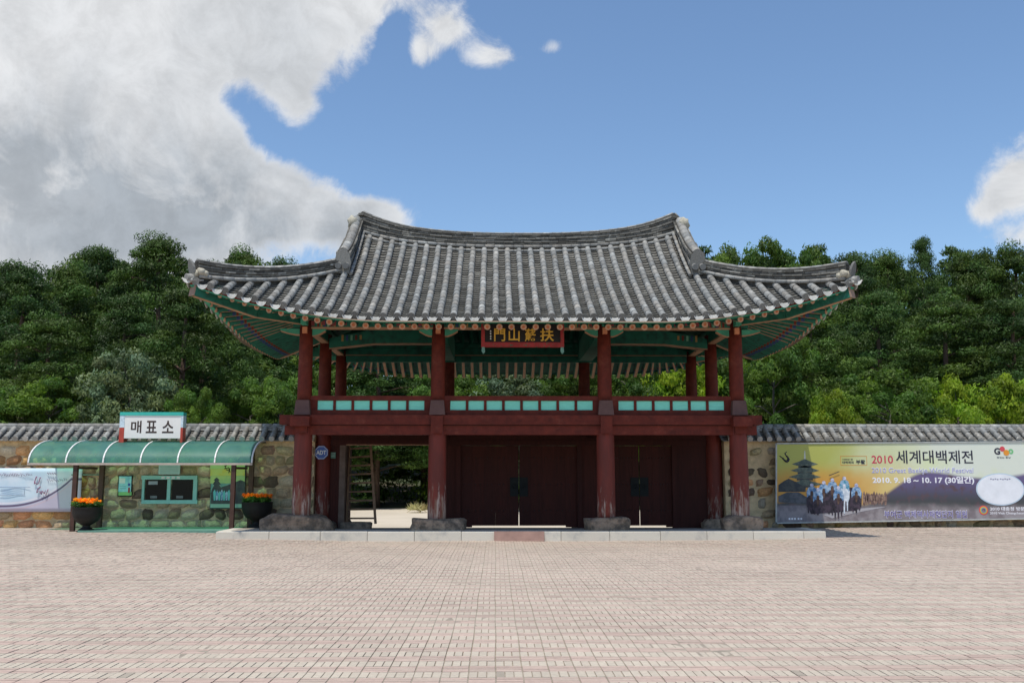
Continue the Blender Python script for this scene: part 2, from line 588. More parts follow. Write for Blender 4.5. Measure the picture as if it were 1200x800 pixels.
# slow drift of the courses, as laid by hand
drift = 0.004 * np.sin(B[:, 1] * 0.7) + 0.003 * np.sin(B[:, 1] * 2.9 + 1)
bx0 += drift
bx1 += drift
zc = g((bx0 + bx1) / 2, (by0 + by1) / 2) + 0.012 + 0.006 * np.sin(bx0 * 1.3) * np.sin(by0 * 1.7) + NR.uniform(-.0015, .0015, nb)
tx = NR.normal(0, .0007, nb)
ty = NR.normal(0, .0007, nb)
in_ = 0.0015
zl = zc - 0.016
V = np.zeros((nb, 8, 3))
for q, (sx_, sy_) in enumerate(((0, 0), (1, 0), (1, 1), (0, 1))):
    X_ = np.where(sx_, bx1, bx0)
    Y_ = np.where(sy_, by1, by0)
    V[:, q, 0] = X_
    V[:, q, 1] = Y_
    V[:, q, 2] = zl
    V[:, q + 4, 0] = X_ + (in_ if not sx_ else -in_)
    V[:, q + 4, 1] = Y_ + (in_ if not sy_ else -in_)
    V[:, q + 4, 2] = zc + (tx if sx_ else -tx) + (ty if sy_ else -ty)
F0 = np.array([(4, 5, 6, 7), (0, 1, 5, 4), (1, 2, 6, 5), (2, 3, 7, 6), (3, 0, 4, 7)])
pink = np.array([0.450, 0.338, 0.282])
light = np.array([0.470, 0.412, 0.330])
greyc = np.array([0.43, 0.375, 0.30])
tone = np.where(B[:, 4:5] == 0, light, pink)
# blotches where another batch was laid
mixg = NR.rand(nb, 1) ** 3 * 0.45
cellr = (np.sin(B[:, 0:1] * 31.7) * np.cos(B[:, 1:2] * 17.3) * 0.5 + 0.5) * 0.25
tone = tone * (1 - mixg) + greyc * mixg
big = 0.5 + 0.5 * np.sin(B[:, 0:1] * 0.55 + 1.5 * np.sin(B[:, 1:2] * 0.35))
tone = tone * (1 - 0.35 * big * cellr * 4 * 0.4) + pink * 0.35 * big * cellr * 4 * 0.4
tone = tone * NR.uniform(0.95, 1.05, (nb, 1))
wx, wy = B[:, 0:1], B[:, 1:2]
worn = np.sin(wx * .9 + 2 * np.sin(wy * .5)) * np.sin(wy * 1.3 + 1.5 * np.sin(wx * .37)) + .5 * np.sin(wx * 2.3 + wy * 1.9)
tone = tone * (1 + .035 * worn)
spot = (NR.rand(nb, 1) < .0012)
tone = np.where(spot, tone * .72, tone)
dist = np.abs(B[:, 0] - CAM[0]) * 0.6 + (B[:, 1] - y0p) * 1.0
invis = (np.abs(B[:, 0] + S / 2 - CAM[0]) > 0.531 * (B[:, 1] - CAM[1]) - 0.1) | (B[:, 1] < -17.35)
dist = np.where(invis, 1e6 + dist, dist)
order = np.argsort(dist)
near = order[:295]
rest = order[295:]
js = np.array([(x, y) for y in np.arange(y0p - .0, y1p + .5, .5) for x in np.arange(x0p, x1p + .01, .5)])
nxx = len(np.arange(x0p, x1p + .01, .5))
nyy = len(np.arange(y0p, y1p + .5, .5))
JV = np.stack([js[:, 0], js[:, 1], g(js[:, 0], js[:, 1]) + 0.005], 1)
i = np.arange(nyy - 1)[:, None] * nxx + np.arange(nxx - 1)[None, :]
JF = np.stack([i, i + 1, i + 1 + nxx, i + nxx], -1).reshape(-1, 4)
pave = link('plaza_paving', npmesh('plaza_paving', JV, JF, None, [JOINT]), kind='structure')


def brickmesh(name, idx):
    v = V[idx].reshape(-1, 3)
    f = (np.arange(len(idx))[:, None, None] * 8 + F0[None]).reshape(-1, 4)
    return npmesh(name, v, f, np.repeat(tone[idx], 5, 0), [PAVER])


for q in near:
    o = link('paving_brick', brickmesh('paving_brick', np.array([q])), pave)
link('paving_bricks', brickmesh('paving_bricks', rest), pave, kind='stuff')

# ------------------------------------------------------------------ platform of the gate
plat = MB()
plat.box(-7.25, 7.25, -0.35, 0.3, -0.05, 0.243)
plat.box(-6.15, 6.15, 0.3, 3.0, -0.25, 0.14)
plat.box(-7.25, -6.15, .3, .9, -.05, .242)
plat.box(6.15, 7.25, .3, .9, -.05, .242)
platform = plat.build('stone_platform', [mat('platform_cement', (0.36, 0.32, 0.27), 0.9, 0.2, 4, 0.3)], kind='structure')
x = -7.5
k = 0
while x < 7.49:
    L_ = R.choice([1.15, 1.2, 1.3, 1.25])
    x2 = min(x + L_, 7.5)
    if 7.5 - x2 < .4:
        x2 = 7.5
    mb = MB()
    dz = R.uniform(-.003, .003)
    mb.hexa([(x + .004, -.70, -.05), (x2 - .004, -.70, -.05), (x2 - .004, -.36, -.05), (x + .004, -.36, -.05),
             (x + .004, -.70, .238 + dz), (x2 - .004, -.70, .238 + dz), (x2 - .004, -.36, .25 + dz), (x + .004, -.36, .25 + dz)])
    o = mb.build('curb_stone', GRANITE, platform)
    bv = o.modifiers.new('edge', 'BEVEL')
    bv.width = .012
    bv.segments = 2
    x = x2
for sx_ in (-1, 1):
    mb = MB()
    mb.box(min(sx_ * 7.25, sx_ * 7.5), max(sx_ * 7.25, sx_ * 7.5), -.352, .9, -.05, .246)
    mb.build('curb_stone', GRANITE, platform)
mb = MB()
p0 = at(579, 634, -.75)
p1 = at(638, 634, -.75)
mb.prism([(0, 0)] * 0 or [(p0[0], .0), (p1[0], .0), (p1[0] - .03, .02), (p0[0] + .03, .02)], -1.1, -1.08)
mb = MB()
mb.hexa([(p0[0], -.83, .012), (p1[0], -.83, .012), (p1[0], -.705, .012), (p0[0], -.705, .012),
         (p0[0], -.80, .03), (p1[0], -.80, .03), (p1[0], -.705, .247), (p0[0], -.705, .247)])
tag(mb.build('ramp_board', RUST), 'brown reddish board leaning on the kerb stones at the middle of the platform', 'ramp')

# ------------------------------------------------------------------ the gate building
gate = thing('gate_building', 'two storey red wooden gate pavilion with upswept grey tiled roof', 'gate', (0, 0, 0))
YM = 2.87
XE, YE = 7.9, -2.5       # nominal corner of the roof
YB = 2 * YM - YE


def Pz(d):
    return 5.33 + 0.44 * (d - .4) + 0.027 * (d - .4) ** 2 * (1 if d > .4 else 0)


def Lz(a):
    a = min(max(a, 0), 4.8)
    return 1.0 * (1 - a / 4.8) ** 2


def ecut(a):
    a = min(max(a, 0), 5)
    return 0.4 * (1 - (1 - a / 5) ** 2)


def H(X, Y):
    dx = XE - abs(X)
    dy = min(Y - YE, YB - Y)
    if dy <= dx or dx > 3.06:
        return Pz(dy) + Lz(dx) + 0.30 * (min(abs(X), 4.9) / 4.4) ** 2.4 * (max(dy, 0) / 5) ** 2
    return Pz(dx) + Lz(dy)


# columns: front and rear rows of four, the two at mid depth on the sides
CX = [-5.57, -2.15, 2.15, 5.57]


def col_mat():
    m = bpy.data.materials.new('weathered_red_column')
    m.use_nodes = True
    t = m.node_tree
    t.nodes.clear()
    tcx = N(t, 'ShaderNodeTexCoord')
    oi = N(t, 'ShaderNodeObjectInfo')
    v = N(t, 'ShaderNodeVectorMath', {0: tcx.outputs['Object'], 1: oi.outputs['Location']}, operation='ADD').outputs[0]
    mp = N(t, 'ShaderNodeMapping', {'Vector': v, 'Scale': (7, 7, 1.1)}).outputs[0]
    n1 = N(t, 'ShaderNodeTexNoise', {'Vector': mp, 'Scale': 2.2, 'Detail': 8.0, 'Roughness': 0.7})
    sep = N(t, 'ShaderNodeSeparateXYZ', {0: tcx.outputs['Object']})
    hgt = maprange(t, sep.outputs['Z'], 0.5, 2.3, 0.13, -0.17)
    lowend = maprange(t, sep.outputs['Z'], 0.2, 0.7, -0.04, 0.0)
    sc = M(t, 'ADD', M(t, 'ADD', n1.outputs[0], hgt), lowend)
    sc = M(t, 'ADD', sc, M(t, 'MULTIPLY', M(t, 'SUBTRACT', oi.outputs['Random'], .5), .08))
    wear = maprange(t, sc, 0.54, 0.72)
    n2 = N(t, 'ShaderNodeTexNoise', {'Vector': mp, 'Scale': 1.0, 'Detail': 5.0})
    red = mixc(t, maprange(t, n2.outputs[0], .35, .7), (0.12, 0.018, 0.010), (0.18, 0.024, 0.013))
    wood = mixc(t, maprange(t, n2.outputs[0], .4, .65), (0.42, 0.33, 0.28), (0.20, 0.10, 0.06))
    c = mixc(t, wear, red, wood)
    b = N(t, 'ShaderNodeBsdfPrincipled', {'Base Color': c, 'Roughness': 0.7})
    bp = N(t, 'ShaderNodeBump', {'Height': sc, 'Strength': 0.5, 'Distance': 0.01})
    t.links.new(bp.outputs[0], b.inputs['Normal'])
    N(t, 'ShaderNodeOutputMaterial', {'Surface': b.outputs[0]})
    return m


COLM = col_mat()
mb = MB()
mb.smooth = True
mb.tube([(0, 0, .05), (0, 0, .9), (0, 0, 1.7), (0, 0, 2.5), (0, 0, 3.2)], [.232, .234, .232, .226, .218], 24)
low_me = mb.mesh('column', COLM)
mb = MB()
mb.tube([(0, 0, 3.19), (0, 0, 3.9), (0, 0, 4.8), (0, 0, 5.62)], [.188, .186, .176, .166], 20)
up_me = mb.mesh('upper_column', RED)
spots = [(x, 0) for x in CX] + [(x, 2 * YM) for x in CX] + [(-5.57, YM), (5.57, YM)]
for (x, y) in spots:
    link('column', low_me, gate, (x, y, 0))
    link('upper_column', up_me, gate, (x, y, 0))


def boulder(sx, sy, sz, seed, flat=.6):
    rr = random.Random(seed)
    bm = bmesh.new()
    bmesh.ops.create_icosphere(bm, subdivisions=3, radius=1)
    ph = [rr.uniform(0, 6.28) for _ in range(6)]
    for v in bm.verts:
        p = v.co
        k = 1 + .10 * math.sin(3 * p.x + ph[0]) * math.sin(2.6 * p.y + ph[1]) + .08 * math.sin(5 * p.z + 4 * p.x + ph[2]) + .04 * math.sin(9 * p.x + ph[3]) * math.cos(8 * p.y + ph[4])
        q = Vector((math.copysign(abs(p.x) ** flat, p.x), math.copysign(abs(p.y) ** flat, p.y), math.copysign(abs(p.z) ** flat, p.z))) * k
        q.z = min(q.z, .93 + .05 * math.sin(4 * p.x + ph[5]))
        v.co = Vector((q.x * sx, q.y * sy, q.z * sz))
    for f in bm.faces:
        f.smooth = True
    me = bpy.data.meshes.new('plinth_stone')
    bm.to_mesh(me)
    bm.free()
    me.materials.append(BOULDER)
    return me


# front plinth boulders as the photograph shows them: left end, right end
pls = [(309, 388, 603, 1), (480, 549, 608, 2), (686, 738, 607, 3), (845, 893, 605, 4)]
for (a, b_, tp, sd), cx in zip(pls, CX):
    xa = at(a, 615, -.1)[0]
    xb = at(b_, 615, -.1)[0]
    zt = at(a, tp, -.2)[2]
    link('plinth_stone', boulder((xb - xa) / 2 * .98, .36, (zt - .20) / 1.0, sd, .45), gate, ((xa + xb) / 2, -.02, .24))
for j, (x, y) in enumerate(spots[4:]):
    link('plinth_stone', boulder(.42, .38, .30, 10 + j, .5), gate, (x, y, -.02 if y > 3 else .12))

# floor beams
for (y, s) in ((0, -1), (2 * YM, 1)):
    mb = MB()
    mb.box(-6.14, 6.14, y - .24, y + .24, 2.885, 3.125)
    mb.build('floor_beam', RED, gate)
    mb = MB()
    mb.box(-6.02, 6.02, y - .15, y + .15, 2.63, 2.86)
    mb.build('lower_beam', RED, gate)
    mb = MB()                                 # thin moulding line between
    mb.box(-5.95, 5.95, y - .19, y + .19, 2.861, 2.884)
    mb.build('beam_moulding', RED_DARK, gate)
for x in (-5.57, 5.57):
    mb = MB()
    mb.box(x - .24, x + .24, -.55, .238 * 0 - .242, 2.83, 3.07)
    mb.box(x - .22, x + .22, .242, 2 * YM - .242, 2.89, 3.12)
    mb.build('floor_beam', RED, gate)
for x in (-2.15, 2.15):
    mb = MB()
    mb.box(x - .16, x + .16, .242, 2 * YM - .242, 2.64, 3.0)
    mb.build('floor_joist', RED_DARK, gate)
mb = MB()
n = 30
for q in range(n):
    xa = -5.9 + 11.8 * q / n
    mb.box(xa + .005, xa + 11.8 / n - .005, .0 + .245, 2 * YM - .245, 3.127, 3.165)
mb.build('floor_boards', RED_DARK, gate, kind='stuff')
# square blocks over the beam that hold the upper columns
for (x, y) in spots[:4]:
    mb = MB()
    mb.hexa([(x - .20, y - .30, 3.128), (x + .20, y - .30, 3.128), (x + .20, y + .22, 3.128), (x - .20, y + .22, 3.128),
             (x - .165, y - .27, 3.50), (x + .165, y - .27, 3.50), (x + .165, y + .2, 3.50), (x - .165, y + .2, 3.50)])
    mb.build('column_block', PAD, gate)
    mb = MB()
    mb.box(x - .15, x + .15, y - .33, y - .245, 2.66, 3.10)
    mb.build('beam_head', RED, gate)


# balustrade
def balustrade(xa, xb, y, n, axis='x'):
    o = thing('balustrade', '', '', (0, 0, 0))
    del o['label']
    del o['category']
    o.parent = gate

    def bx(m, a0, a1, h0, h1, d):
        if axis == 'x':
            m.box(a0, a1, y - d, y + d, h0, h1)
        else:
            m.box(y - d, y + d, a0, a1, h0, h1)
    for nm, h0, h1, d in (('top_rail', 3.505, 3.625, .075), ('bottom_rail', 3.128, 3.262, .07)):
        m = MB()
        bx(m, xa, xb, h0, h1, d)
        m.build(nm, RED, o)
    pitch = .466
    tot = n * pitch
    s0 = (xa + xb) / 2 - tot / 2
    edges = [xa] + [s0 + k * pitch for k in range(0, n + 1)] + [xb]
    for k in range(n + 1):
        m = MB()
        c = s0 + k * pitch
        l, r = c - .034, c + .034
        if k == 0:
            l = xa
        if k == n:
            r = xb
        bx(m, l, r, 3.263, 3.504, .05)
        m.build('baluster', RED, o)
    for k in range(n):
        m = MB()
        bx(m, s0 + k * pitch + .035, s0 + (k + 1) * pitch - .035, 3.264, 3.503, .02)
        m.build('rail_panel', TURQ, o)


for yy in (0, 2 * YM):
    balustrade(-5.4, -2.32, yy, 6)
    balustrade(-1.98, 1.98, yy, 8)
    balustrade(2.32, 5.4, yy, 6)
for xx in (-5.57, 5.57):
    balustrade(.2, YM - .2, xx, 5, 'y')
    balustrade(YM + .2, 2 * YM - .2, xx, 5, 'y')

# lintels, purlins, cross beams under the roof
for y in (0, 2 * YM):
    mb = MB()
    mb.box(-5.9, 5.9, y - .09, y + .09, 5.40, 5.60)
    mb.build('lintel', GREEN, gate)
    mb = MB()
    mb.box(-5.6, 5.6, y - .098, y + .098, 5.355, 5.399)
    mb.build('lintel_trim', SALMON, gate)
    mb = MB()
    mb.tube([(-6.3, y, 5.74), (-5, y, 5.70), (5, y, 5.70), (6.3, y, 5.74)], .125, 14)
    mb.build('purlin', GREEN, gate)
for x in (-5.57, 5.57):
    mb = MB()
    mb.box(x - .09, x + .09, .1, 2 * YM - .1, 5.402, 5.598)
    mb.build('lintel', GREEN, gate)
    mb = MB()
    mb.box(x - .098, x + .098, .1, 2 * YM - .1, 5.357, 5.401)
    mb.build('lintel_trim', SALMON, gate)
    mb = MB()
    mb.tube([(x, -.5, 5.74), (x, YM, 5.70), (x, 2 * YM + .5, 5.74)], .12, 14)
    mb.build('purlin', GREEN, gate)
# painted bands near the ends of each lintel bay, raised a hair above the wood
PATS = [mat('paint_dark_red', (.16, .03, .02), .7), mat('paint_ochre', (.40, .24, .08), .7), mat('paint_deep_blue', (.03, .06, .16), .7), mat('paint_pale_green', (.16, .36, .24), .7)]
for (xa, xb) in ((-5.4, -2.32), (-1.98, 1.98), (2.32, 5.4)):
    for e0, sg in ((xa, 1), (xb, -1)):
        for q in range(6):
            a = e0 + sg * (.12 + q * .085)
            mb = MB()
            mb.box(min(a, a + sg * .05), max(a, a + sg * .05), -.096, -.0905, 5.41, 5.59)
            mb.build('painted_band', PATS[q % 4], gate)
for yb in (YM - .16,):
    for s in (-1, 1):
        for q in range(5):
            a = s * (5.1 - q * .13)
            mb = MB()
            mb.box(min(a, a + .06), max(a, a + .06), yb - .002, yb + .004, 5.42 + q * .012, 5.60)
            mb.build('painted_band', PATS[(q + 1) % 4], gate)
# painted spots along the front lintel
mb = MB()
for q in range(40):
    xx = -5.4 + q * .277
    mb.box(xx - .05, xx + .05, -.102, -.0985 - .0005, 5.43 + .02 * (q % 2), 5.56)
mb.build('lintel_pattern', [SALMON if False else mat('dark_red_pattern', (.22, .05, .05), .7)], gate, kind='stuff')


def bracket(x, y, s, d=.07, w=.34, h=.17):
    m = MB()
    poly = [(x, 5.354), (x + s * w, 5.354), (x + s * w * .97, 5.31), (x + s * w * .55, 5.354 - h * .75), (x + s * w * .2, 5.354 - h), (x, 5.354 - h)]
    m.prism(poly, y - d, y + d)
    o = m.build('bracket_wing', GREEN_LT, gate)
    m = MB()
    for (xa, za), (xb, zb) in zip(poly[2:5], poly[3:6]):
        m.bar((xa, y, za - .012), (xb, y, zb - .012), 2 * d + .01, .022)
    m.build('wing_edge', SALMON, o)


for (x, y) in spots:
    if y == YM:
        continue
    if x > -5:
        bracket(x - .165, y, -1)
    if x < 5:
        bracket(x + .165, y, 1)
    if abs(x) > 5:
        bracket(x + math.copysign(.165, x), y, 1 if x > 0 else -1, w=.5, h=.14)
# orange end of the cross beam on each front column, and a carved head above
for (x, y) in spots[:4]:
    mb = MB()
    mb.box(x - .06, x + .06, y - .26, y - .10, 5.22, 5.38)
    mb.build('beam_tip', ORANGE, gate)
    mb = MB()
    mb.box(x - .07, x + .07, y - .45, y + .1, 5.42, 5.58)
    mb.build('bracket_head', GREEN_LT, gate)


def beam_poly(pts_bot, pts_top, w, axis, c, name, m):
    """beam whose underside and top follow curves; axis 'x' or 'y'"""
    mbx = MB()
    nn = len(pts_bot)
    for k in range(nn - 1):
        (a, z0), (b2, z1) = pts_bot[k], pts_bot[k + 1]
        (_, t0), (_, t1) = pts_top[k], pts_top[k + 1]
        if axis == 'x':
            mbx.hexa([(a, c - w, z0), (b2, c - w, z1), (b2, c + w, z1), (a, c + w, z0), (a, c - w, t0), (b2, c - w, t1), (b2, c + w, t1), (a, c + w, t0)])
        else:
            mbx.hexa([(c - w, a, z0), (c + w, a, z0), (c + w, b2, z1), (c - w, b2, z1), (c - w, a, t0), (c + w, a, t0), (c + w, b2, t1), (c - w, b2, t1)])
    return mbx.build(name, m, gate)


for s in (-1, 1):
    # main cross beams over the inner columns, swollen towards the middle
    ys_ = [.1, .5, 1.4, YM, 2 * YM - 1.4, 2 * YM - .5, 2 * YM - .1]
    bot = [(y, 5.26 if q in (0, 6) else (5.16 if q in (1, 5) else 5.14)) for q, y in enumerate(ys_)]
    top = [(y, 5.62 if q in (0, 6) else 5.78) for q, y in enumerate(ys_)]
    beam_poly(bot, top, .2, 'y', s * 2.15, 'cross_beam', GREEN)
    # curved tie beams from the side columns
    xs_ = [5.45, 4.9, 4.2, 3.2, 2.3]
    zb = [5.22, 5.28, 5.36, 5.37, 5.37]
    zt = [5.5, 5.62, 5.74, 5.78, 5.78]
    beam_poly([(s * x, z) for x, z in zip(xs_, zb)], [(s * x, z) for x, z in zip(xs_, zt)], .15, 'x', YM, 'tie_beam', GREEN)
    beam_poly([(s * x, z - .02) for x, z in zip(xs_, zb)], [(s * x, z - .001) for x, z in zip(xs_, zb)], .153, 'x', YM, 'tie_beam_edge', SALMON)
# deep rear lintel board
mb = MB()
mb.box(-5.4, 5.4, 2 * YM - .06 - .12, 2 * YM - .1, 5.15, 5.354)
mb.build('rear_lintel_board', GREEN, gate)

# ---- rafters and the boards over them
XI, YI = 4.35, 1.3      # where the corner rafters converge


def eave_pt(side, u):
    """point under the tile edge along a side; u runs along the nominal eave"""
    if side == 'f':
        a = XE - abs(u)
        return Vector((u, YE + ecut(a) + .10, 5.12 + Lz(a) * .97))
    if side == 'b':
        a = XE - abs(u)
        return Vector((u, YB - ecut(a) - .14, 4.93 + Lz(a) * .97))
    a = min(u - YE, YB - u)
    x = XE - ecut(a) - .14
    return Vector((x if side == 'r' else -x, u, 5.13 + Lz(a) * .97))


ZI = 5.13 + .38 * (YI - YE - .54)


def inner_pt(side, u):
    if side in 'fb':
        x = max(-XI, min(XI, u))
        y = YI if side == 'f' else 2 * YM - YI
        return Vector((x, y, ZI))
    y = max(YI, min(2 * YM - YI, u))
    return Vector((XI if side == 'r' else -XI, y, ZI))


def side_us(side):
    if side in 'fb':
        inner = XI
        half = XE - .15
        c0 = 0
    else:
        inner = YM - YI
        half = YM - YE - .15
        c0 = YM
    n = int(round(2 * inner / .287))
    us = [c0 - inner + 2 * inner * k / n for k in range(n + 1)]
    nf = int(round((half - inner) / .285))
    for k in range(1, nf):
        q = inner + (half - inner) * k / nf
        us += [c0 - q, c0 + q]
    return sorted(us)


raf_mats = [GREEN, SALMON]
for side in 'fblr':
    for u in side_us(side):
        o_ = eave_pt(side, u)
        i_ = inner_pt(side, u)
        dirr = (i_ - o_).normalized()
        mb = MB()
        mb.tube([o_, o_ + dirr * 1.0, i_], [.072, .078, .072], 8, cap=False)
        r_o = mb.build('rafter', GREEN, gate)
        mb = MB()
        mb.tube([o_ - dirr * .004, o_ + dirr * .02], [.076, .076], 10)
        tip = mb.build('rafter_tip', SALMON, r_o)
        if side == 'f':
            mb = MB()
            mb.tube([o_ - dirr * .008, o_ - dirr * .003], [.038, .038], 8)
            mb.build('flower_dot', mat('orange_flower', (.40, .11, .04), .7), tip) if False else mb.build('flower_dot', mat('orange_flower', (.40, .11, .04), .7), r_o)
# blue and red painted rings near the ends of the fanned rafters
mbs = [MB(), MB()]
for side in 'fblr':
    lim = XI if side in 'fb' else YM - YI
    c0 = 0 if side in 'fb' else YM
    for u in side_us(side):
        if abs(u - c0) > lim - .6 or side in 'lr':
            o_ = eave_pt(side, u)
            i_ = inner_pt(side, u)
            dr = (i_ - o_).normalized()
            for w_, (s0, s1) in enumerate(((.30, .38), (.40, .46))):
                mbs[w_].tube([o_ + dr * s0, o_ + dr * s1], [.0800, .0800], 8, cap=False)
for w_, m_ in enumerate((mat('paint_deep_blue', (.03, .06, .16), .7), mat('paint_dark_red', (.16, .03, .02), .7))):
    mbs[w_].build('rafter_rings', m_, gate, kind='stuff')
# salmon underside line on the fanned corner rafters
mb = MB()
for side in 'fblr':
    lim = XI if side in 'fb' else YM - YI
    for u in side_us(side):
        c0 = 0 if side in 'fb' else YM
        if abs(u - c0) > lim + .01:
            o_ = eave_pt(side, u)
            i_ = inner_pt(side, u)
            o2 = o_.lerp(i_, .04)
            i2 = o_.lerp(i_, .5)
            mb.bar(o2 - Vector((0, 0, .077)), i2 - Vector((0, 0, .077)), .05, .012)
        elif side == 'b':
            o_ = eave_pt(side, u)
            i_ = inner_pt(side, u)
            mb.bar(o_.lerp(i_, .02) - Vector((0, 0, .074)), o_.lerp(i_, .6) - Vector((0, 0, .074)), .085, .03)
mb.build('rafter_lines', SALMON, gate, kind='stuff')
# soffit boards
mb = MB()
for side in 'fblr':
    rng = np.linspace(-XE + .02, XE - .02, 81) if side in 'fb' else np.linspace(YE + .02, YB - .02, 57)
    for k in range(len(rng) - 1):
        a0, a1 = eave_pt(side, rng[k]), eave_pt(side, rng[k + 1])
        b0, b1 = inner_pt(side, rng[k]), inner_pt(side, rng[k + 1])
        up = Vector((0, 0, .085))
        ex0 = a0 - (b0 - a0).normalized() * .05
        ex1 = a1 - (b1 - a1).normalized() * .05
        bi = len(mb.v)
        mb.v += [tuple(ex0 + up), tuple(ex1 + up), tuple(b1 + up), tuple(b0 + up)]
        mb.face((bi, bi + 1, bi + 2, bi + 3) if (b1 - b0).length > 1e-4 else (bi, bi + 1, bi + 2))
mb.box(-XI, XI, YI, 2 * YM - YI, ZI + .1, ZI + .14)
mb.build('soffit_boards', GREEN, gate)

# corner rafters
for sx in (-1, 1):
    for sy in (-1, 1):
        y_in = YI if sy < 0 else 2 * YM - YI
        y_out = YE + .12 if sy < 0 else YB - .12
        mb = MB()
        pts = [Vector((sx * (XE - .12), y_out, 5.93)), Vector((sx * 6.6, YM + sy * (YM + 1.2), 5.62)), Vector((sx * 5.57, YM + sy * YM, 5.62)), Vector((sx * XI, y_in, ZI - .05))]
        for a, b_ in zip(pts, pts[1:]):
            mb.bar(a, b_, .22, .30)
        o = mb.build('corner_rafter', GREEN, gate)
        e = pts[0]
        dr = (pts[0] - pts[1]).normalized()
        m2 = MB()
        m2.bar(e, e + dr * .03, .235, .315)
        m2.build('corner_rafter_end', mat('faded_brown_paint', (.30, .20, .15), .8), o)
        m2 = MB()
        for a, b_ in zip(pts[:2], pts[1:3]):
            m2.bar(a - Vector((0, 0, .154)), b_ - Vector((0, 0, .154)), .11, .02)
        m2.build('corner_rafter_underside', SALMON, o)


# eave boards: green edge below, red scalloped board above
def strip(side, off_out, z0, z1, thick, m, name):
    mb = MB()
    rng = np.linspace(-XE + .06, XE - .06, 97) if side in 'fb' else np.linspace(YE + .06, YB - .06, 65)
    for k in range(len(rng) - 1):
        q = []
        for u in (rng[k], rng[k + 1]):
            if side in 'fb':
                a = XE - abs(u)
                y = YE + ecut(a) + off_out
                s_ = 1
                if side == 'b':
                    y = 2 * YM - y
                    s_ = -1
                z = Pz(ecut(a)) + Lz(a)
                q.append((Vector((u, y, z)), Vector((0, s_ * thick, 0))))
            else:
                a = min(u - YE, YB - u)
                x = XE - ecut(a) - off_out
                z = Pz(ecut(a)) + Lz(a)
                sx = 1 if side == 'r' else -1
                q.append((Vector((sx * x, u, z)), Vector((-sx * thick, 0, 0))))
        (p, dp), (r_, dr_) = q
        Z0 = Vector((0, 0, z0))
        Z1 = Vector((0, 0, z1))
        mb.hexa([p + Z0, r_ + Z0, r_ + dr_ + Z0, p + dp + Z0, p + Z1, r_ + Z1, r_ + dr_ + Z1, p + dp + Z1])
    return mb.build(name, m, gate)


RED_BRIGHT = mat('bright_red_paint', (0.30, 0.035, 0.025), 0.7, 0.2)
for side in 'fblr':
    strip(side, .07, -.095, -.005, .05, RED_BRIGHT, 'scallop_board')
    strip(side, .05, -.128, -.096, .10, GREEN_LT, 'eave_board')
    if side == 'b':
        strip(side, .10, -.34, -.129, .05, GREEN, 'eave_board')

# ---- roof tiles
PITCH_X = 0.335


def ct():
    k = R.uniform(.76, 1.14)
    bl = R.uniform(-.03, .05)
    if R.random() < .12:
        k *= 1.25
    return (k * (1 - bl), k, k * (1 + bl))


def tile_row(path, acr, name='tile_row', rad=.083, seg=.30, parent=gate, endcap=True, tilt=True):
    """one row of half round cover tiles along path (list of Vectors, eave first); acr is the across direction"""
    # arc length resample
    d = [0]
    for a, b_ in zip(path, path[1:]):
        d.append(d[-1] + (b_ - a).length)
    tot = d[-1]
    n = max(1, int(round(tot / seg)))

    def P(s):
        s = min(max(s, 0), tot)
        for k in range(len(d) - 1):
            if s <= d[k + 1] + 1e-9:
                return path[k].lerp(path[k + 1], (s - d[k]) / (d[k + 1] - d[k]))
        return path[-1]
    mb = MB()
    mb.smooth = True
    for k in range(n):
        s0 = tot * k / n
        s1 = tot * (k + 1) / n + (.02 if k < n - 1 else 0)
        p0, p1 = P(s0), P(s1)
        t = (p1 - p0).normalized()
        nrm = acr.cross(t).normalized()
        if nrm.z < 0:
            nrm = -nrm
        r0 = rad * R.uniform(1.02, 1.08)
        r1 = rad * .93
        jit = acr * R.uniform(-.006, .006)
        mb.tone = ct()
        b0 = len(mb.v)
        m_ = 7
        for (p, r_) in ((p0, r0), (p1, r1)):
            for j in range(m_):
                an = -.25 + (PI + .5) * j / (m_ - 1)
                mb.v.append(tuple(p + jit + acr * (r_ * math.cos(an)) + nrm * (r_ * math.sin(an) + .035)))
        for j in range(m_ - 1):
            mb.face((b0 + j, b0 + j + 1, b0 + m_ + j + 1, b0 + m_ + j))
        # front lip
        b1 = len(mb.v)
        for j in range(m_):
            an = -.25 + (PI + .5) * j / (m_ - 1)
            mb.v.append(tuple(p0 + jit + acr * ((r0 - .016) * math.cos(an)) + nrm * ((r0 - .016) * math.sin(an) + .035)))
        mb.smooth = False
        for j in range(m_ - 1):
            mb.face((b1 + j, b1 + j + 1, b0 + j + 1, b0 + j))
        mb.smooth = True
    o = mb.build(name, TILE, parent)
    if endcap:
        p0, p1 = P(0), P(.3)
        t = (p1 - p0).normalized()
        nrm = acr.cross(t).normalized()
        if nrm.z < 0:
            nrm = -nrm
        c0 = p0 + nrm * .03
        e = MB()
        e.tube([c0 - t * .012, c0 + t * .03], [rad * 1.1, rad * 1.1], 14)
        e.tube([c0 - t * .02, c0 - t * .011], [rad * .55, rad * .6], 10)
        e.build('tile_end', TILE_END, o)
    return o


conc = {s: MB() for s in 'fblr'}


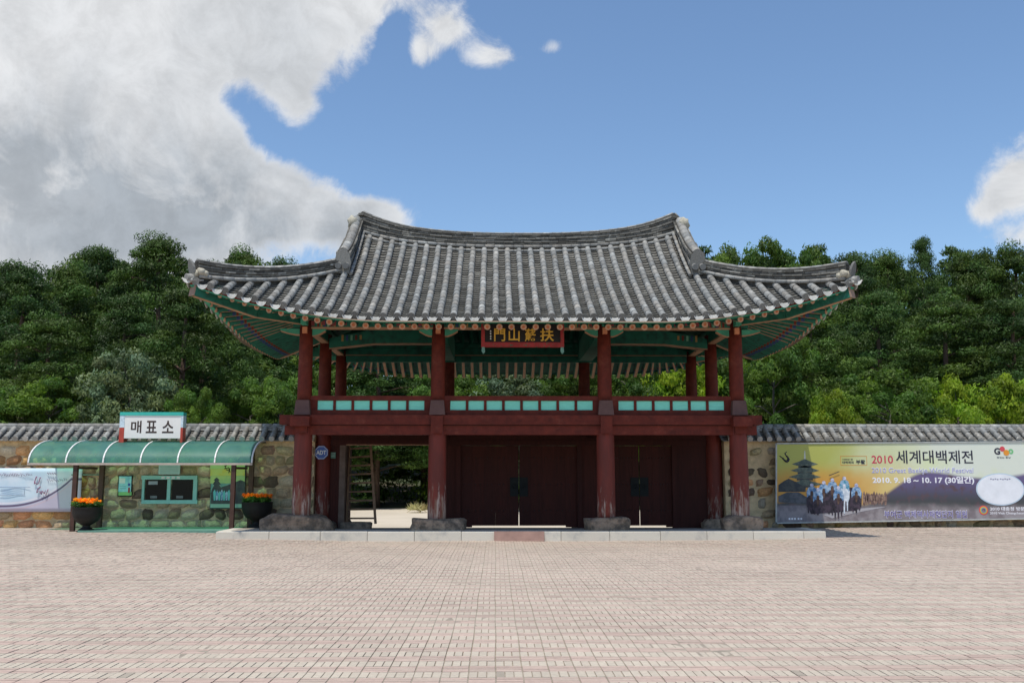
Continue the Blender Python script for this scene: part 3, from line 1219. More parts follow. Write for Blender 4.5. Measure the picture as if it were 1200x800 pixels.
def channel(path, acr, mb, wid, expo=.175, drip=True):
    d = [0]
    for a, b_ in zip(path, path[1:]):
        d.append(d[-1] + (b_ - a).length)
    tot = d[-1]

    def P(s):
        s = min(max(s, 0), tot)
        for k in range(len(d) - 1):
            if s <= d[k + 1] + 1e-9:
                return path[k].lerp(path[k + 1], (s - d[k]) / (d[k + 1] - d[k]))
        return path[-1]
    n = max(1, int(tot / expo))
    us = [-.5, -.3, -.1, .1, .3, .5]
    for k in range(n):
        s0 = tot * k / n + R.uniform(-.012, .012)
        s1 = tot * (k + 1) / n + .03
        p0, p1 = P(s0), P(s1)
        t = (p1 - p0).normalized()
        nrm = acr.cross(t).normalized()
        if nrm.z < 0:
            nrm = -nrm
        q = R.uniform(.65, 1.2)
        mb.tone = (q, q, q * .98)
        b0 = len(mb.v)
        th = .026
        for (p, lift) in ((p0, .045), (p0, .045 - th), (p1, .0)):
            for u in us:
                mb.v.append(tuple(p + acr * (u * wid) + nrm * (lift + .055 * (2 * u) ** 2 - .05)))
        m_ = len(us)
        for j in range(m_ - 1):
            mb.face((b0 + j, b0 + j + 1, b0 + 2 * m_ + j + 1, b0 + 2 * m_ + j))
        mb.tone = (q * 2.1, q * 2.07, q * 1.98)
        for j in range(m_ - 1):
            mb.face((b0 + m_ + j, b0 + m_ + j + 1, b0 + j + 1, b0 + j))
    if drip:
        p0, p1 = P(0), P(.3)
        t = (p1 - p0).normalized()
        nrm = acr.cross(t).normalized()
        if nrm.z < 0:
            nrm = -nrm
        dn = Vector((0, 0, -1))
        m = MB()
        o = p0 - t * .03
        top = []
        bot = []
        for j in range(9):
            u = -.5 + j / 8
            tp_ = o + acr * (u * wid * .80) + nrm * (.055 * (2 * u) ** 2 - .005)
            dpth = .085 * (1 - (2 * u) ** 2) ** .5 + .012
            top.append(tp_)
            bot.append(tp_ + dn * dpth - t * .02)
        back = t * .02
        for j in range(8):
            m.hexa([bot[j], bot[j + 1], bot[j + 1] + back, bot[j] + back, top[j], top[j + 1], top[j + 1] + back, top[j] + back])
        m.build('drip_tile', DRIP, gate)


def fpath(X, y0, y1, n=14):
    return [Vector((X, y0 + (y1 - y0) * k / n, H(X, y0 + (y1 - y0) * k / n))) for k in range(n + 1)]


nrows = 23
XA = Vector((1, 0, 0))
for k in range(-nrows, nrows + 1):
    X = k * PITCH_X
    a = XE - abs(X)
    d_end = YM - .12 if abs(X) < 4.9 else YE + a - .05
    y0 = YE + ecut(a)
    if d_end - y0 < .12:
        d_end = y0 + .25
    tile_row(fpath(X, y0 - .03, d_end), XA)
    p = [Vector((v.x, 2 * YM - v.y, v.z)) for v in fpath(X, y0 - .03, d_end)]
    tile_row(p, XA)
for k in range(-nrows - 1, nrows + 1):
    X = (k + .5) * PITCH_X
    a = max(XE - abs(X), 0.02)
    d_end = YM - .12 if abs(X) < 4.85 else YE + a - .02
    y0 = YE + ecut(a)
    if d_end - y0 < .1:
        d_end = y0 + .12
    channel(fpath(X, y0, d_end), XA, conc['f'], PITCH_X)
    p = [Vector((v.x, 2 * YM - v.y, v.z)) for v in fpath(X, y0, d_end)]
    channel(p, XA, conc['b'], PITCH_X)
YA = Vector((0, 1, 0))
for sx, key in ((-1, 'l'), (1, 'r')):
    def spath(Y, x0, x1, n=8):
        return [Vector((sx * (x0 + (x1 - x0) * k / n), Y, H(min(x0 + (x1 - x0) * k / n, 7.95), Y) if (XE - (x0 + (x1 - x0) * k / n)) <= 3.05 else Pz(XE - (x0 + (x1 - x0) * k / n)) + Lz(min(Y - YE, YB - Y)))) for k in range(n + 1)]
    for k in range(-15, 16):
        Y = YM + k * PITCH_X
        a = min(Y - YE, YB - Y)
        xe = XE - ecut(a)
        xi = max(4.75, XE - a + .05)
        if xe - xi < .12:
            xi = xe - .25
        tile_row(spath(Y, xe + .03, xi), YA)
    for k in range(-16, 16):
        Y = YM + (k + .5) * PITCH_X
        a = max(min(Y - YE, YB - Y), .02)
        xe = XE - ecut(a)
        xi = max(4.75, XE - a + .02)
        if xe - xi < .1:
            xi = xe - .12
        channel(spath(Y, xe, xi), YA, conc[key], PITCH_X)
for s in 'fblr':
    conc[s].build('channel_tiles', TILE_DARK, gate, kind='stuff')
# roof deck below the tiles
mb = MB()
gx_ = np.linspace(-XE + .25, XE - .25, 60)
gy_ = np.linspace(YE + .25, YB - .25, 44)
b0 = len(mb.v)
for y in gy_:
    for x in gx_:
        a1 = XE - abs(x)
        a2 = min(y - YE, YB - y)
        mb.v.append((x, y, H(x, y) - .07))
for j in range(len(gy_) - 1):
    for i_ in range(len(gx_) - 1):
        q = b0 + j * len(gx_) + i_
        mb.face((q, q + 1, q + 1 + len(gx_), q + len(gx_)))
mb.build('roof_deck', mat('roof_clay_bed', (.2, .15, .11), .95), gate)
# gable walls
for sx in (-1, 1):
    mb = MB()
    poly = []
    for k in range(13):
        y = .75 + (2 * YM - 1.5) * k / 12
        poly.append((y, H(4.6, y) - .1))
    poly2 = [(y, 6.75) for y, _ in poly]
    for k in range(12):
        (ya, za), (yb, zb) = poly[k], poly[k + 1]
        mb.hexa([(sx * 4.62, ya, 6.55), (sx * 4.72, ya, 6.55), (sx * 4.72, yb, 6.55), (sx * 4.62, yb, 6.55), (sx * 4.62, ya, za), (sx * 4.72, ya, za), (sx * 4.72, yb, zb), (sx * 4.62, yb, zb)])
    mb.build('gable_wall', RED, gate)


# ---- ridges
def ridge(pts, height, width, courses, name, seg=.28, bars=2, cap=.075, crad=.088):
    """pts: base line; height(k) at each point; built of two round bars, thin broken courses and a cap of round tiles"""
    root = thing(name, '', '')
    del root['label'], root['category']
    root.parent = gate
    d = [0]
    for a, b_ in zip(pts, pts[1:]):
        d.append(d[-1] + (b_ - a).length)
    tot = d[-1]

    def P(s):
        s = min(max(s, 0), tot)
        for k in range(len(d) - 1):
            if s <= d[k + 1] + 1e-9:
                f_ = (s - d[k]) / (d[k + 1] - d[k])
                return pts[k].lerp(pts[k + 1], f_), height[k] * (1 - f_) + height[k + 1] * f_
        return pts[-1], height[-1]
    n = int(tot / seg)
    hv = (pts[-1] - pts[0])
    hv.z = 0
    hv.normalize()
    sd = Vector((0, 0, 1)).cross(hv)
    if bars:
        for bi in range(bars):
            for sgn in (-1, 1):
                mb = MB()
                for k in range(n):
                    mb.tone = ct()
                    (p, h), (q, h2) = P(tot * k / n), P(tot * (k + 1) / n - .006)
                    zo = .05 + bi * .135
                    off = sd * (sgn * (width / 2 + .035 - bi * .02))
                    mb.tube([p + off + Vector((0, 0, zo)), q + off + Vector((0, 0, zo))], [.052, .047], 8)
                mb.build('ridge_bar', TILE, root)
    z_a = .02 if not bars else .11 + .12 * (bars - 1) + .02
    for c_ in range(courses):
        mb = MB()
        off0 = R.uniform(0, seg)
        w_c = width * (1 + (.10 if c_ % 2 else -.06)) + R.uniform(-.01, .01)
        s = -off0
        while s < tot:
            s2 = s + seg * R.uniform(.8, 1.25)
            a_, b2 = max(s, 0), min(s2 - .008, tot)
            s = s2
            if b2 - a_ < .03:
                continue
            (p, h), (q, h2) = P(a_), P(b2)
            k = R.uniform(.45, 1.25)
            if R.random() < .15:
                k *= 1.7
            mb.tone = (k, k, k * .97)
            wj = w_c / 2 + R.uniform(-.012, .012)
            u0 = z_a + (h - z_a - cap) * (c_ + .12) / courses
            u1 = z_a + (h - z_a - cap) * (c_ + .86) / courses
            v0 = z_a + (h2 - z_a - cap) * (c_ + .12) / courses
            v1 = z_a + (h2 - z_a - cap) * (c_ + .86) / courses
            jz = R.uniform(-.006, .006)
            Z = lambda v: Vector((0, 0, v + jz))
            mb.hexa([p - sd * wj + Z(u0), q - sd * wj + Z(v0), q + sd * wj + Z(v0), p + sd * wj + Z(u0),
                     p - sd * wj + Z(u1), q - sd * wj + Z(v1), q + sd * wj + Z(v1), p + sd * wj + Z(u1)])
        mb.build('ridge_course', TILE_DARK, root)
    mb = MB()
    mb.tone = (.5, .48, .45)
    for k in range(n):
        (p, h), (q, h2) = P(tot * k / n), P(tot * (k + 1) / n)
        wj = width * .40
        dn_ = Vector((0, 0, -.16))
        mb.hexa([p - sd * wj + dn_, q - sd * wj + dn_, q + sd * wj + dn_, p + sd * wj + dn_, p - sd * wj + Vector((0, 0, h - cap * .6)), q - sd * wj + Vector((0, 0, h2 - cap * .6)),
                 q + sd * wj + Vector((0, 0, h2 - cap * .6)), p + sd * wj + Vector((0, 0, h - cap * .6))])
    mb.build('ridge_core', TILE_DARK, root)
    mb = MB()
    for k in range(n):
        mb.tone = ct()
        (p, h), (q, h2) = P(tot * k / n), P(tot * (k + 1) / n - .004)
        mb.tube([p + Vector((0, 0, h - cap)), q + Vector((0, 0, h2 - cap))], [crad, crad * .92], 10)
    mb.build('ridge_cap', TILE, root)
    return root, sd


npt = 40
pts = []
hts = []
for k in range(npt + 1):
    X = -4.93 + 9.86 * k / npt
    pts.append(Vector((X, YM, H(X, YM - .25) + .02)))
    hts.append(.64 + .26 * (abs(X) / 4.9) ** 4)
zoff = 8.06 - pts[npt // 2].z
# match the sweep of the ridge to the photograph
ridge(pts, hts, .30, 6, 'main_ridge')
RPT = pts
for sx in (-1, 1):
    for sy in (-1, 1):
        def YY_(y):
            return y if sy < 0 else 2 * YM - y
        P_ = []
        hh = []
        for k in range(11):
            y = YM - .1 + (.42 - YM + .1) * k / 10
            P_.append(Vector((sx * 4.74, YY_(y), H(4.74, y) + .0)))
            hh.append(.50 + .26 * (k / 10) ** 2)
        rt, _ = ridge(P_, hh, .34, 4, 'descending_ridge', bars=1, cap=.10, crad=.125)
        e = P_[-1]
        m = MB()      # end ornament tile
        yy = e.y + (-.03 if sy < 0 else .03)
        prof = [(-.17, .06), (.17, .06), (.22, .36), (.17, .60), (.07, .72), (-.07, .72), (-.17, .60), (-.22, .36)]
        m.prism([(e.x + a, e.z + b_) for a, b_ in prof], yy - .03, yy + .03)
        m.build('ridge_end_tile', TILE_END, rt)
        m = MB()
        m.tone = (.9, .9, .9)
        for qx in (-.1, .1):
            m.tube([(e.x + qx, e.y, e.z + .30), (e.x + qx, e.y + (-.2 if sy < 0 else .2), e.z + .24)], [.08, .085], 10)
        m.build('ridge_end_cover', TILE, rt)
        # plaster at the top where the ridges meet
        bm = bmesh.new()
        bmesh.ops.create_icosphere(bm, subdivisions=3, radius=1)
        ph = R.uniform(0, 6)
        for v in bm.verts:
            k_ = 1 + .18 * math.sin(5 * v.co.x + ph) * math.sin(6 * v.co.z + ph)
            v.co = Vector((v.co.x * .15 * k_, v.co.y * .2, v.co.z * .20 * k_))
        for f_ in bm.faces:
            f_.smooth = True
        me = bpy.data.meshes.new('ridge_plaster')
        bm.to_mesh(me)
        bm.free()
        me.materials.append(PLASTER)
        link('ridge_plaster', me, rt, (sx * 4.82, YY_(YM - .36), H(4.74, YM - .3) + .40))
        # corner ridge
        P_ = []
        hh = []
        nn = 18
        for k in range(nn + 1):
            f_ = k / nn
            d_ = 3.05 * (1 - f_) + .16 * f_
            x = XE - d_
            y = YE + d_
            P_.append(Vector((sx * x, YY_(y), H(x - .001, y - .002) + .03)))
            hh.append(.40 + .10 * f_ ** 3)
        rt, _ = ridge(P_, hh, .24, 4, 'corner_ridge', bars=1, cap=.08)
        e = P_[-1]
        dv = Vector((sx, sy, 0)).normalized()
        side = Vector((-dv.y, dv.x, 0))
        m = MB()
        c0 = e + dv * .06
        prof = [(-.11, .12), (.11, .12), (.12, .26), (.08, .38), (0, .46), (-.08, .38), (-.12, .26)]
        b0 = len(m.v)
        for off in (-.03, .03):
            for a, b_ in prof:
                m.v.append(tuple(c0 + side * a + dv * (off + b_ * .25) + Vector((0, 0, b_))))
        L = len(prof)
        m.face(tuple(range(b0, b0 + L)))
        m.face(tuple(range(b0 + L, b0 + 2 * L))[::-1])
        for q in range(L):
            r2 = (q + 1) % L
            m.face((b0 + q, b0 + L + q, b0 + L + r2, b0 + r2))
        m.build('ridge_end_tile', TILE_END, rt)
        for kk, (al, sd_, zz, sc) in enumerate(((-.04, -.15, .17, .10), (-.04, .15, .17, .10), (.02, .05, .13, .10), (.02, -.06, .15, .09), (-.14, .16, .14, .08), (-.14, -.16, .14, .08))):
            bm = bmesh.new()
            bmesh.ops.create_icosphere(bm, subdivisions=2, radius=sc)
            for v in bm.verts:
                v.co *= 1 + .22 * math.sin(28 * v.co.x + kk) * math.cos(22 * v.co.z + kk)
            for f_ in bm.faces:
                f_.smooth = True
            me = bpy.data.meshes.new('ridge_plaster')
            bm.to_mesh(me)
            bm.free()
            me.materials.append(PLASTER)
            link('ridge_plaster', me, rt, tuple(e + dv * al + side * sd_ + Vector((0, 0, zz))))
        # the tiles that run out over the very corner
        m = MB()
        m.tone = (1, 1, 1)
        q0 = Vector((sx * (XE + .02), YY_(YE - .02), 6.13))
        m.tube([e - dv * .25 + Vector((0, 0, .05)), q0 + Vector((0, 0, .06))], [.085, .095], 12)
        m.build('corner_cover_tile', TILE, rt)
        m = MB()
        for sg in (-1, 1):
            m.bar(e + side * sg * .15 - dv * .1 - Vector((0, 0, .04)), q0 + side * sg * .10 - dv * .04 - Vector((0, 0, .02)), .10, .03)
        m.build('corner_drip_tile', TILE, rt)

# ---- doors of the ground floor, at mid depth
DY = YM
for (xa, xb, opened) in ((-5.35, -2.15, True), (-2.15, 2.15, False), (2.15, 5.35, False)):
    mb = MB()
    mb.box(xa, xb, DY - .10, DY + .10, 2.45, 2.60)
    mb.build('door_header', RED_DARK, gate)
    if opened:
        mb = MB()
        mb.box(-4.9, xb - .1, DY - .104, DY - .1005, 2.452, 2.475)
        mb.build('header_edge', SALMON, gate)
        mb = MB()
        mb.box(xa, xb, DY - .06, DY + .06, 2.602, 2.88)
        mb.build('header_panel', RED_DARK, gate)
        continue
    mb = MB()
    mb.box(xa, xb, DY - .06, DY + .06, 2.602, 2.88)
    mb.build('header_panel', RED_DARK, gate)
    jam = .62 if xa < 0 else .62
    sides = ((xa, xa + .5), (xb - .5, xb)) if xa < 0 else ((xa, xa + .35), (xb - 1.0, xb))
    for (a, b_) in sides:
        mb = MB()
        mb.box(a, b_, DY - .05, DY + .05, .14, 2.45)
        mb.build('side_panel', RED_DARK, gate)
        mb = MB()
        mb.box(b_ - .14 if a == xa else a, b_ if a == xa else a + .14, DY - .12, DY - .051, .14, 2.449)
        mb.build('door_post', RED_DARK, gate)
    da, db = sides[0][1], sides[1][0]
    mid = (da + db) / 2
    for (a, b_, hs) in ((da, mid - .012, 1), (mid + .012, db, -1)):
        nbd = 5
        leaf = thing('door_leaf', '', '')
        del leaf['label'], leaf['category']
        leaf.parent = gate
        for q in range(nbd):
            mb = MB()
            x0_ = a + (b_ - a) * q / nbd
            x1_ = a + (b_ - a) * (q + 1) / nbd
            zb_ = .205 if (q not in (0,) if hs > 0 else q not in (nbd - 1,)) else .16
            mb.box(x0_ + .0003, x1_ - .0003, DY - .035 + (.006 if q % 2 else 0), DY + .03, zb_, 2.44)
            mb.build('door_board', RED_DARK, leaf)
        mbn = MB()
        for zz in (.62, 1.35, 2.1):
            for q in range(nbd):
                for e_ in (.3, .7):
                    xx_ = a + (b_ - a) * (q + e_) / nbd
                    mbn.tube([(xx_, DY - .030, zz), (xx_, DY - .047, zz)], [.018, .008], 6)
        mbn.build('nail_heads', BLACKM, leaf, kind='stuff')
        for zz in (.62, 1.35, 2.1):
            mb = MB()
            mb.box(a + .02, b_ - .02, DY + .031, DY + .09, zz - .06, zz + .06)
            mb.build('door_batten', RED_DARK, leaf)
        mb = MB()
        xx = (mid - .25, mid - .014) if hs > 0 else (mid + .014, mid + .25)
        mb.box(xx[0], xx[1], DY - .055, DY - .041, 1.02, 1.55)
        mb.build('lock_plate', mat('tarnished_iron', (.008, .011, .011), .7), leaf)
        mb = MB()
        rx = mid - .12 if hs > 0 else mid + .12
        pts_ = [(rx + .06 * math.cos(q * PI / 6), DY - .075, 1.3 + .06 * math.sin(q * PI / 6)) for q in range(13)]
        mb.tube(pts_, .009, 6)
        mb.build('door_ring', BLACKM, leaf)
# left bay: leaf folded back behind the frame post
for q in range(3):
    mb = MB()
    mb.box(-5.34 + q * .085, -5.26 + q * .085, DY - .05, DY + .05, .14, 2.45)
    mb.build('side_board', RED_DARK, gate)
leaf = thing('door_leaf', '', '')
del leaf['label'], leaf['category']
leaf.parent = gate
for q in range(5):
    mb = MB()
    y0_ = DY + .14 + q * .24
    mb.box(-4.98 - .03, -4.98 + .03, y0_, y0_ + .235, .22, 2.44)
    mb.build('door_board', RED_DARK, leaf)
mb = MB()
mb.box(-5.08, -4.92, DY - .10, DY + .12, .14, 2.449)
mb.build('door_post', mat('greyed_wood', (.16, .11, .085), .85, .3, 6, .3), gate)
mb = MB()
mb.box(-2.36, -2.15, DY - .05, DY + .05, .14, 2.449)
mb.build('side_panel', RED_DARK, gate)
link('sill_stone', boulder(.42, .2, .22, 77, .5), gate, (-4.55, DY - .35, .13))
# side walls of the ground floor
for sx in (1,):
    mb = MB()
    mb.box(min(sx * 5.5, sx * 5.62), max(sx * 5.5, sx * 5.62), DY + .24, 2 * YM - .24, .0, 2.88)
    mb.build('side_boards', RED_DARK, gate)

# signboard under the eaves
sbY = -.92
sx0, _, sz1 = at(565, 376, sbY)
sx1, _, sz0 = at(660, 406, sbY)
sb = thing('signboard', 'black name board with gold characters hanging under the middle of the eaves', 'signboard', ((sx0 + sx1) / 2, sbY, sz0))
cxs, hw, hh_ = 0, (sx1 - sx0) / 2, sz1 - sz0
mb = MB()
mb.box(-hw + .07, hw - .07, -.02, .03, .1, hh_)
mb.build('board', SIGNB, sb)
RF = mat('patterned_red_frame', (.33, .03, .03), .6, .3, 6, .1, col2=(.05, .12, .07), c2lo=.55, c2hi=.62, c2scale=16)
for (a, b_, c_, d_) in ((-hw - .02, -hw + .07, -.02, hh_), (hw - .07, hw + .02, -.02, hh_), (-hw + .07, hw - .07, -.02, .10), (-hw + .07, hw - .07, hh_ + .001, hh_ + .07)):
    mb = MB()
    mb.box(a, b_, -.06, .035, c_, d_)
    mb.build('frame', RF, sb)
for s in (-1, 1):
    mb = MB()
    mb.prism([(s * (hw - .03) - .035, -.02), (s * (hw - .03) + .035, -.02), (s * (hw - .03) + .05, -.14), (s * (hw - .03) + .0, -.19), (s * (hw - .03) - .04, -.12)], -.04, .0)
    mb.build('frame_foot', mat('blue_green_paint', (.15, .3, .25), .7), sb)
for s in (-1, 1):
    mb = MB()
    mb.box(s * (hw * .7) - .02, s * (hw * .7) + .02, .036, .9, hh_ - .1, hh_ - .06)
    mb.build('hanger', BLACKM, sb)
for chx, body in ((579, '門'), (596, '山'), (615, '蘇'), (633, '扶')):
    pa = at(chx, 402 - 3, sbY)
    pb = at(chx + (13 if body != '扶' else 16), 385, sbY)
    put_text(body, pa[0] - (sx0 + sx1) / 2, pa[2] - sz0 - .02, pb[0] - (sx0 + sx1) / 2, pb[2] - sz0 - .0, -.024, GOLD, sb, bold=.016, depth=.01)
mb = MB()
for q in range(4):
    p = at(575, 388 + q * 3, sbY)
    mb.box(p[0] - (sx0 + sx1) / 2 - .016, p[0] - (sx0 + sx1) / 2 + .016, -.026, -.021, p[2] - sz0 - .018, p[2] - sz0 + .018)
mb.build('small_signature', WHITEM, sb)

# ladder in the open bay
ldr = thing('ladder', 'dark wooden ladder leaning in the open left bay of the gate', 'ladder', (-3.9, 3.5, .24))
la0, la1 = at(406, 616, 3.3), at(409, 520, 3.7)
lb0, lb1 = at(440, 617, 3.3), at(434, 518, 3.7)
off = Vector(ldr.location)
zt = .24
for (a, b_) in ((la0, la1), (lb0, lb1)):
    mb = MB()
    mb.bar(Vector((a[0], a[1], .24)) - off, Vector((b_[0], b_[1], b_[2] + .05)) - off, .07, .05, (0, 1, 0))
    mb.build('side_rail', LADDER, ldr)
for q in range(9):
    f_ = (q + .6) / 9.2
    a = Vector((la0[0], la0[1], .24)).lerp(Vector(la1), f_) - off
    b_ = Vector((lb0[0], lb0[1], .24)).lerp(Vector(lb1), f_) - off
    mb = MB()
    mb.bar(a, b_, .05, .035, (0, 1, 0))
    mb.build('rung', LADDER, ldr)

# alarm company plate and small notice on the left panel
p = at(376.5, 530, YM - .27)
mark = thing('security_sign', 'blue eight sided alarm company plate on the dark panel inside left column', 'sign', p)
mb = MB()
oc = [(.205 * math.cos(PI / 8 + q * PI / 4), .205 * math.sin(PI / 8 + q * PI / 4)) for q in range(8)]
mb.prism(oc, -.01, .01)
mb.build('plate', mat('blue_plate', (.07, .13, .38), .4, .05, bump=0), mark)
mb = MB()
ow = [(.19 * math.cos(PI / 8 + q * PI / 4), .19 * math.sin(PI / 8 + q * PI / 4)) for q in range(8)]
oi_ = [(x * .93, z * .93) for x, z in ow]
for q in range(8):
    r2 = (q + 1) % 8
    mb.hexa([(ow[q][0], -.013, ow[q][1]), (ow[r2][0], -.013, ow[r2][1]), (ow[r2][0], -.0105, ow[r2][1]), (ow[q][0], -.0105, ow[q][1]),
             (oi_[q][0], -.013, oi_[q][1]), (oi_[r2][0], -.013, oi_[r2][1]), (oi_[r2][0], -.0105, oi_[r2][1]), (oi_[q][0], -.0105, oi_[q][1])])
mb.build('white_border', WHITEM, mark)
put_text('ADT', -.14, -.06, .14, .06, -.012, WHITEM, mark, bold=.03)
p = at(390.5, 533, YM - .07)
nt_ = thing('door_notice', 'small green notice beside the blue alarm plate', 'notice', p)
mb = MB()
mb.box(-.07, .07, -.01, .005, -.09, .08)
mb.build('plate', mat('green_notice', (.10, .22, .17), .5, .1, bump=0), nt_)
mb = MB()
for q in range(3):
    mb.box(-.05, .05, -.013, -.0105, .045 - q * .04, .06 - q * .04)
mb.build('printed_lines', mat('pale_print', (.35, .5, .42), .5, .1, bump=0), nt_)


# ------------------------------------------------------------------ stone walls with tiled coping
def stone_mesh(seed):
    rr = random.Random(seed)
    nx_, nz_ = 5, 4
    m = MB()
    m.smooth = True
    b0 = len(m.v)
    skew = [rr.uniform(-.18, .18) for _ in range(4)]
    for j in range(nz_ + 1):
        for i_ in range(nx_ + 1):
            u = -1 + 2 * i_ / nx_
            v = -1 + 2 * j / nz_
            # rounded square
            k = 1 - .10 * (abs(u) * abs(v)) ** 2
            edge = max(abs(u), abs(v))
            dpt = -.5 * (1 - edge ** 4) - .5 * (rr.uniform(-.18, .25) if edge < .99 else 0) - (0.0 if edge > .99 else .25)
            jx_ = rr.uniform(-.12, .12) + skew[0] * v
            jz_ = rr.uniform(-.12, .12) + skew[1] * u
            m.v.append(((u * k + jx_) * .5, dpt, (v * k + jz_) * .5))
    for j in range(nz_):
        for i_ in range(nx_):
            q = b0 + j * (nx_ + 1) + i_
            m.face((q, q + 1, q + nx_ + 2, q + nx_ + 1))
    return m


SM = []
for q in range(8):
    sm_ = stone_mesh(q)
    SM.append({m.name: sm_.mesh('stone', m) for m in (STONE, STONE_WARM, STONE_GREY, STONE_DARK, STONE_PALE)})


def wall(xa, xb, label, seedw):
    rr = random.Random(seedw)
    root = thing('stone_wall', label, 'wall', ((xa + xb) / 2, YM, .1))
    cx = (xa + xb) / 2
    mb = MB()
    n = 24
    for k in range(n):
        x0_ = xa + (xb - xa) * k / n
        x1_ = xa + (xb - xa) * (k + 1) / n
        mb.box(x0_ - cx, x1_ - cx, -.34, .34, -.2, 2.46)
    core = MB()
    core.box(xa - cx, xb - cx, -.34, .34, -.2, 2.46)
    core.build('mortar_core', MORTAR, root)
    # stones laid in rough courses
    z = .12
    cnt = 0
    while z < 2.40:
        hgt = rr.uniform(.22, .33)
        if z < .3:
            hgt = .26
        if z + hgt > 2.44:
            hgt = 2.44 - z
        if hgt < .1:
            break
        x = xa + rr.uniform(0, .1)
        while x < xb - .08:
            wd = min(rr.uniform(.24, .62), xb - x)
            zz = z + hgt / 2 + rr.uniform(-.012, .012)
            r_ = rr.random()
            left = x < 0
            if left:
                if x < -12.0:
                    mt = STONE_WARM if r_ < .5 else (STONE_PALE if r_ < .8 else STONE)
                elif x < -7.6:
                    mt = STONE_PALE if r_ < .75 else (STONE if r_ < .93 else STONE_DARK)
                else:
                    mt = STONE if r_ < .5 else (STONE_DARK if r_ < .68 else STONE_PALE)
            else:
                mt = STONE if r_ < .5 else (STONE_DARK if r_ < .75 else (STONE_GREY if r_ < .9 else STONE_WARM))
            if not (not left and rr.random() < .12):
                shr = rr.uniform(.92, 1.0) if left else rr.uniform(.62, .88)
                if cnt < 298:
                    link('stone', SM[rr.randrange(8)][mt.name], root, (x + wd / 2 - cx, -.335, zz - .1), (0, rr.uniform(-.06, .06), 0),
                         (wd * shr * 1.06, .10 + .05 * rr.random(), hgt * (shr + .04)))
                cnt += 1
            x += wd + .012
        z += hgt + .012
    # coping
    mc = MB()
    mc.box(xa - cx, xb - cx, -.42, .42, 2.36 + .105, 2.44 + .1)
    # sloping bed
    bed = [(-.50, 2.44), (.50, 2.44), (.50, 2.47), (.08, 2.76), (-.08, 2.76), (-.50, 2.47)]
    mc2 = MB()
    for a_, b_ in ((xa - cx, xb - cx),):
        v = [(a_, y_, z_) for y_, z_ in bed] + [(b_, y_, z_) for y_, z_ in bed]
        b0 = len(mc2.v)
        mc2.v += v
        mc2.face(tuple(range(b0, b0 + 6)))
        mc2.face(tuple(range(b0 + 6, b0 + 12))[::-1])
        for q in range(6):
            r2 = (q + 1) % 6
            mc2.face((b0 + q, b0 + 6 + q, b0 + 6 + r2, b0 + r2))
    mc2.build('coping_bed', MORTAR, root)
    pit = .272
    nt2 = int((xb - xa) / pit)
    for sy in (-1, 1):
        cb = MB()
        for k in range(nt2):
            X = xa - cx + (k + .5) * pit
            path = [Vector((X, sy * .60, 2.49)), Vector((X, sy * .35, 2.63)), Vector((X, sy * .1, 2.80))]
            Xm = xa - cx + (k) * pit
            pm_ = [Vector((Xm, sy * .58, 2.47)), Vector((Xm, sy * .33, 2.61)), Vector((Xm, sy * .1, 2.77))]
            if sy < 0:
                r_t = tile_row(path, XA, 'coping_tile', .072, .3, root, endcap=False)
                e = MB()
                t_ = (path[1] - path[0]).normalized()
                c0 = path[0] + Vector((0, -.01, .028))
                e.tube([c0 - t_ * .02, c0 + t_ * .02], [.078, .078], 12)
                e.build('tile_end', mat('pale_tile_end', (.42, .40, .36), .85, .3, 20, .4, rnd=.25), r_t)
                channel_simple(pm_, cb, pit)
            else:
                tile_path(path, cb, .072)
                channel_simple(pm_, cb, pit)
        cb.build('channel_tiles', TILE_DARK, root, kind='stuff')
    # ridge of the coping
    for (w_, z0_, z1_) in ((.17, 2.76, 2.815), (.14, 2.825, 2.87)):
        mm = MB()
        s = xa - cx
        while s < xb - cx:
            s2 = min(s + rr.uniform(.24, .36), xb - cx)
            k = rr.uniform(.7, 1.5)
            mm.tone = (k, k, k)
            mm.box(s, s2 - .008, -w_ + rr.uniform(-.01, .01), w_, z0_, z1_ + rr.uniform(-.006, .004))
            s = s2
        mm.build('ridge_course', TILE, root)
    mm = MB()
    s = xa - cx
    while s < xb - cx:
        s2 = min(s + .3, xb - cx)
        mm.tone = ct()
        mm.tube([(s, 0, 2.885), (s2 - .004, 0, 2.885)], [.085, .078], 10)
        s = s2
    mm.build('ridge_cap', TILE, root)
    return root


def channel_simple(path, mb, wid):
    for k in range(len(path) - 1):
        n = 2
        for q in range(n):
            p0 = path[k].lerp(path[k + 1], q / n)
            p1 = path[k].lerp(path[k + 1], (q + 1.1) / n)
            kk = R.uniform(.8, 1.4)
            mb.tone = (kk, kk, kk)
            b0 = len(mb.v)
            us = [-.5, -.2, .2, .5]
            for p, lf in ((p0, .03), (p0, .005), (p1, 0)):
                for u in us:
                    mb.v.append((p.x + u * wid, p.y, p.z + lf + .05 * (2 * u) ** 2 - .03))
            for j in range(3):
                mb.face((b0 + j, b0 + j + 1, b0 + 9 + j, b0 + 8 + j))
                mb.face((b0 + 4 + j, b0 + 5 + j, b0 + 1 + j, b0 + j))


def tile_path(path, mb, rad):
    for a, b_ in zip(path, path[1:]):
        mb.tone = ct()
        mb.tube([a + Vector((0, 0, .03)), b_ + Vector((0, 0, .03))], [rad, rad * .95], 8)


wall(-19.0, -5.75, 'stone wall with tiled coping left of the gate, behind the ticket window', 3)
wall(5.80, 19.0, 'stone wall with tiled coping right of the gate, behind the festival banner', 5)

# ------------------------------------------------------------------ ticket office front
WY = 2.46           # just in front of the wall face


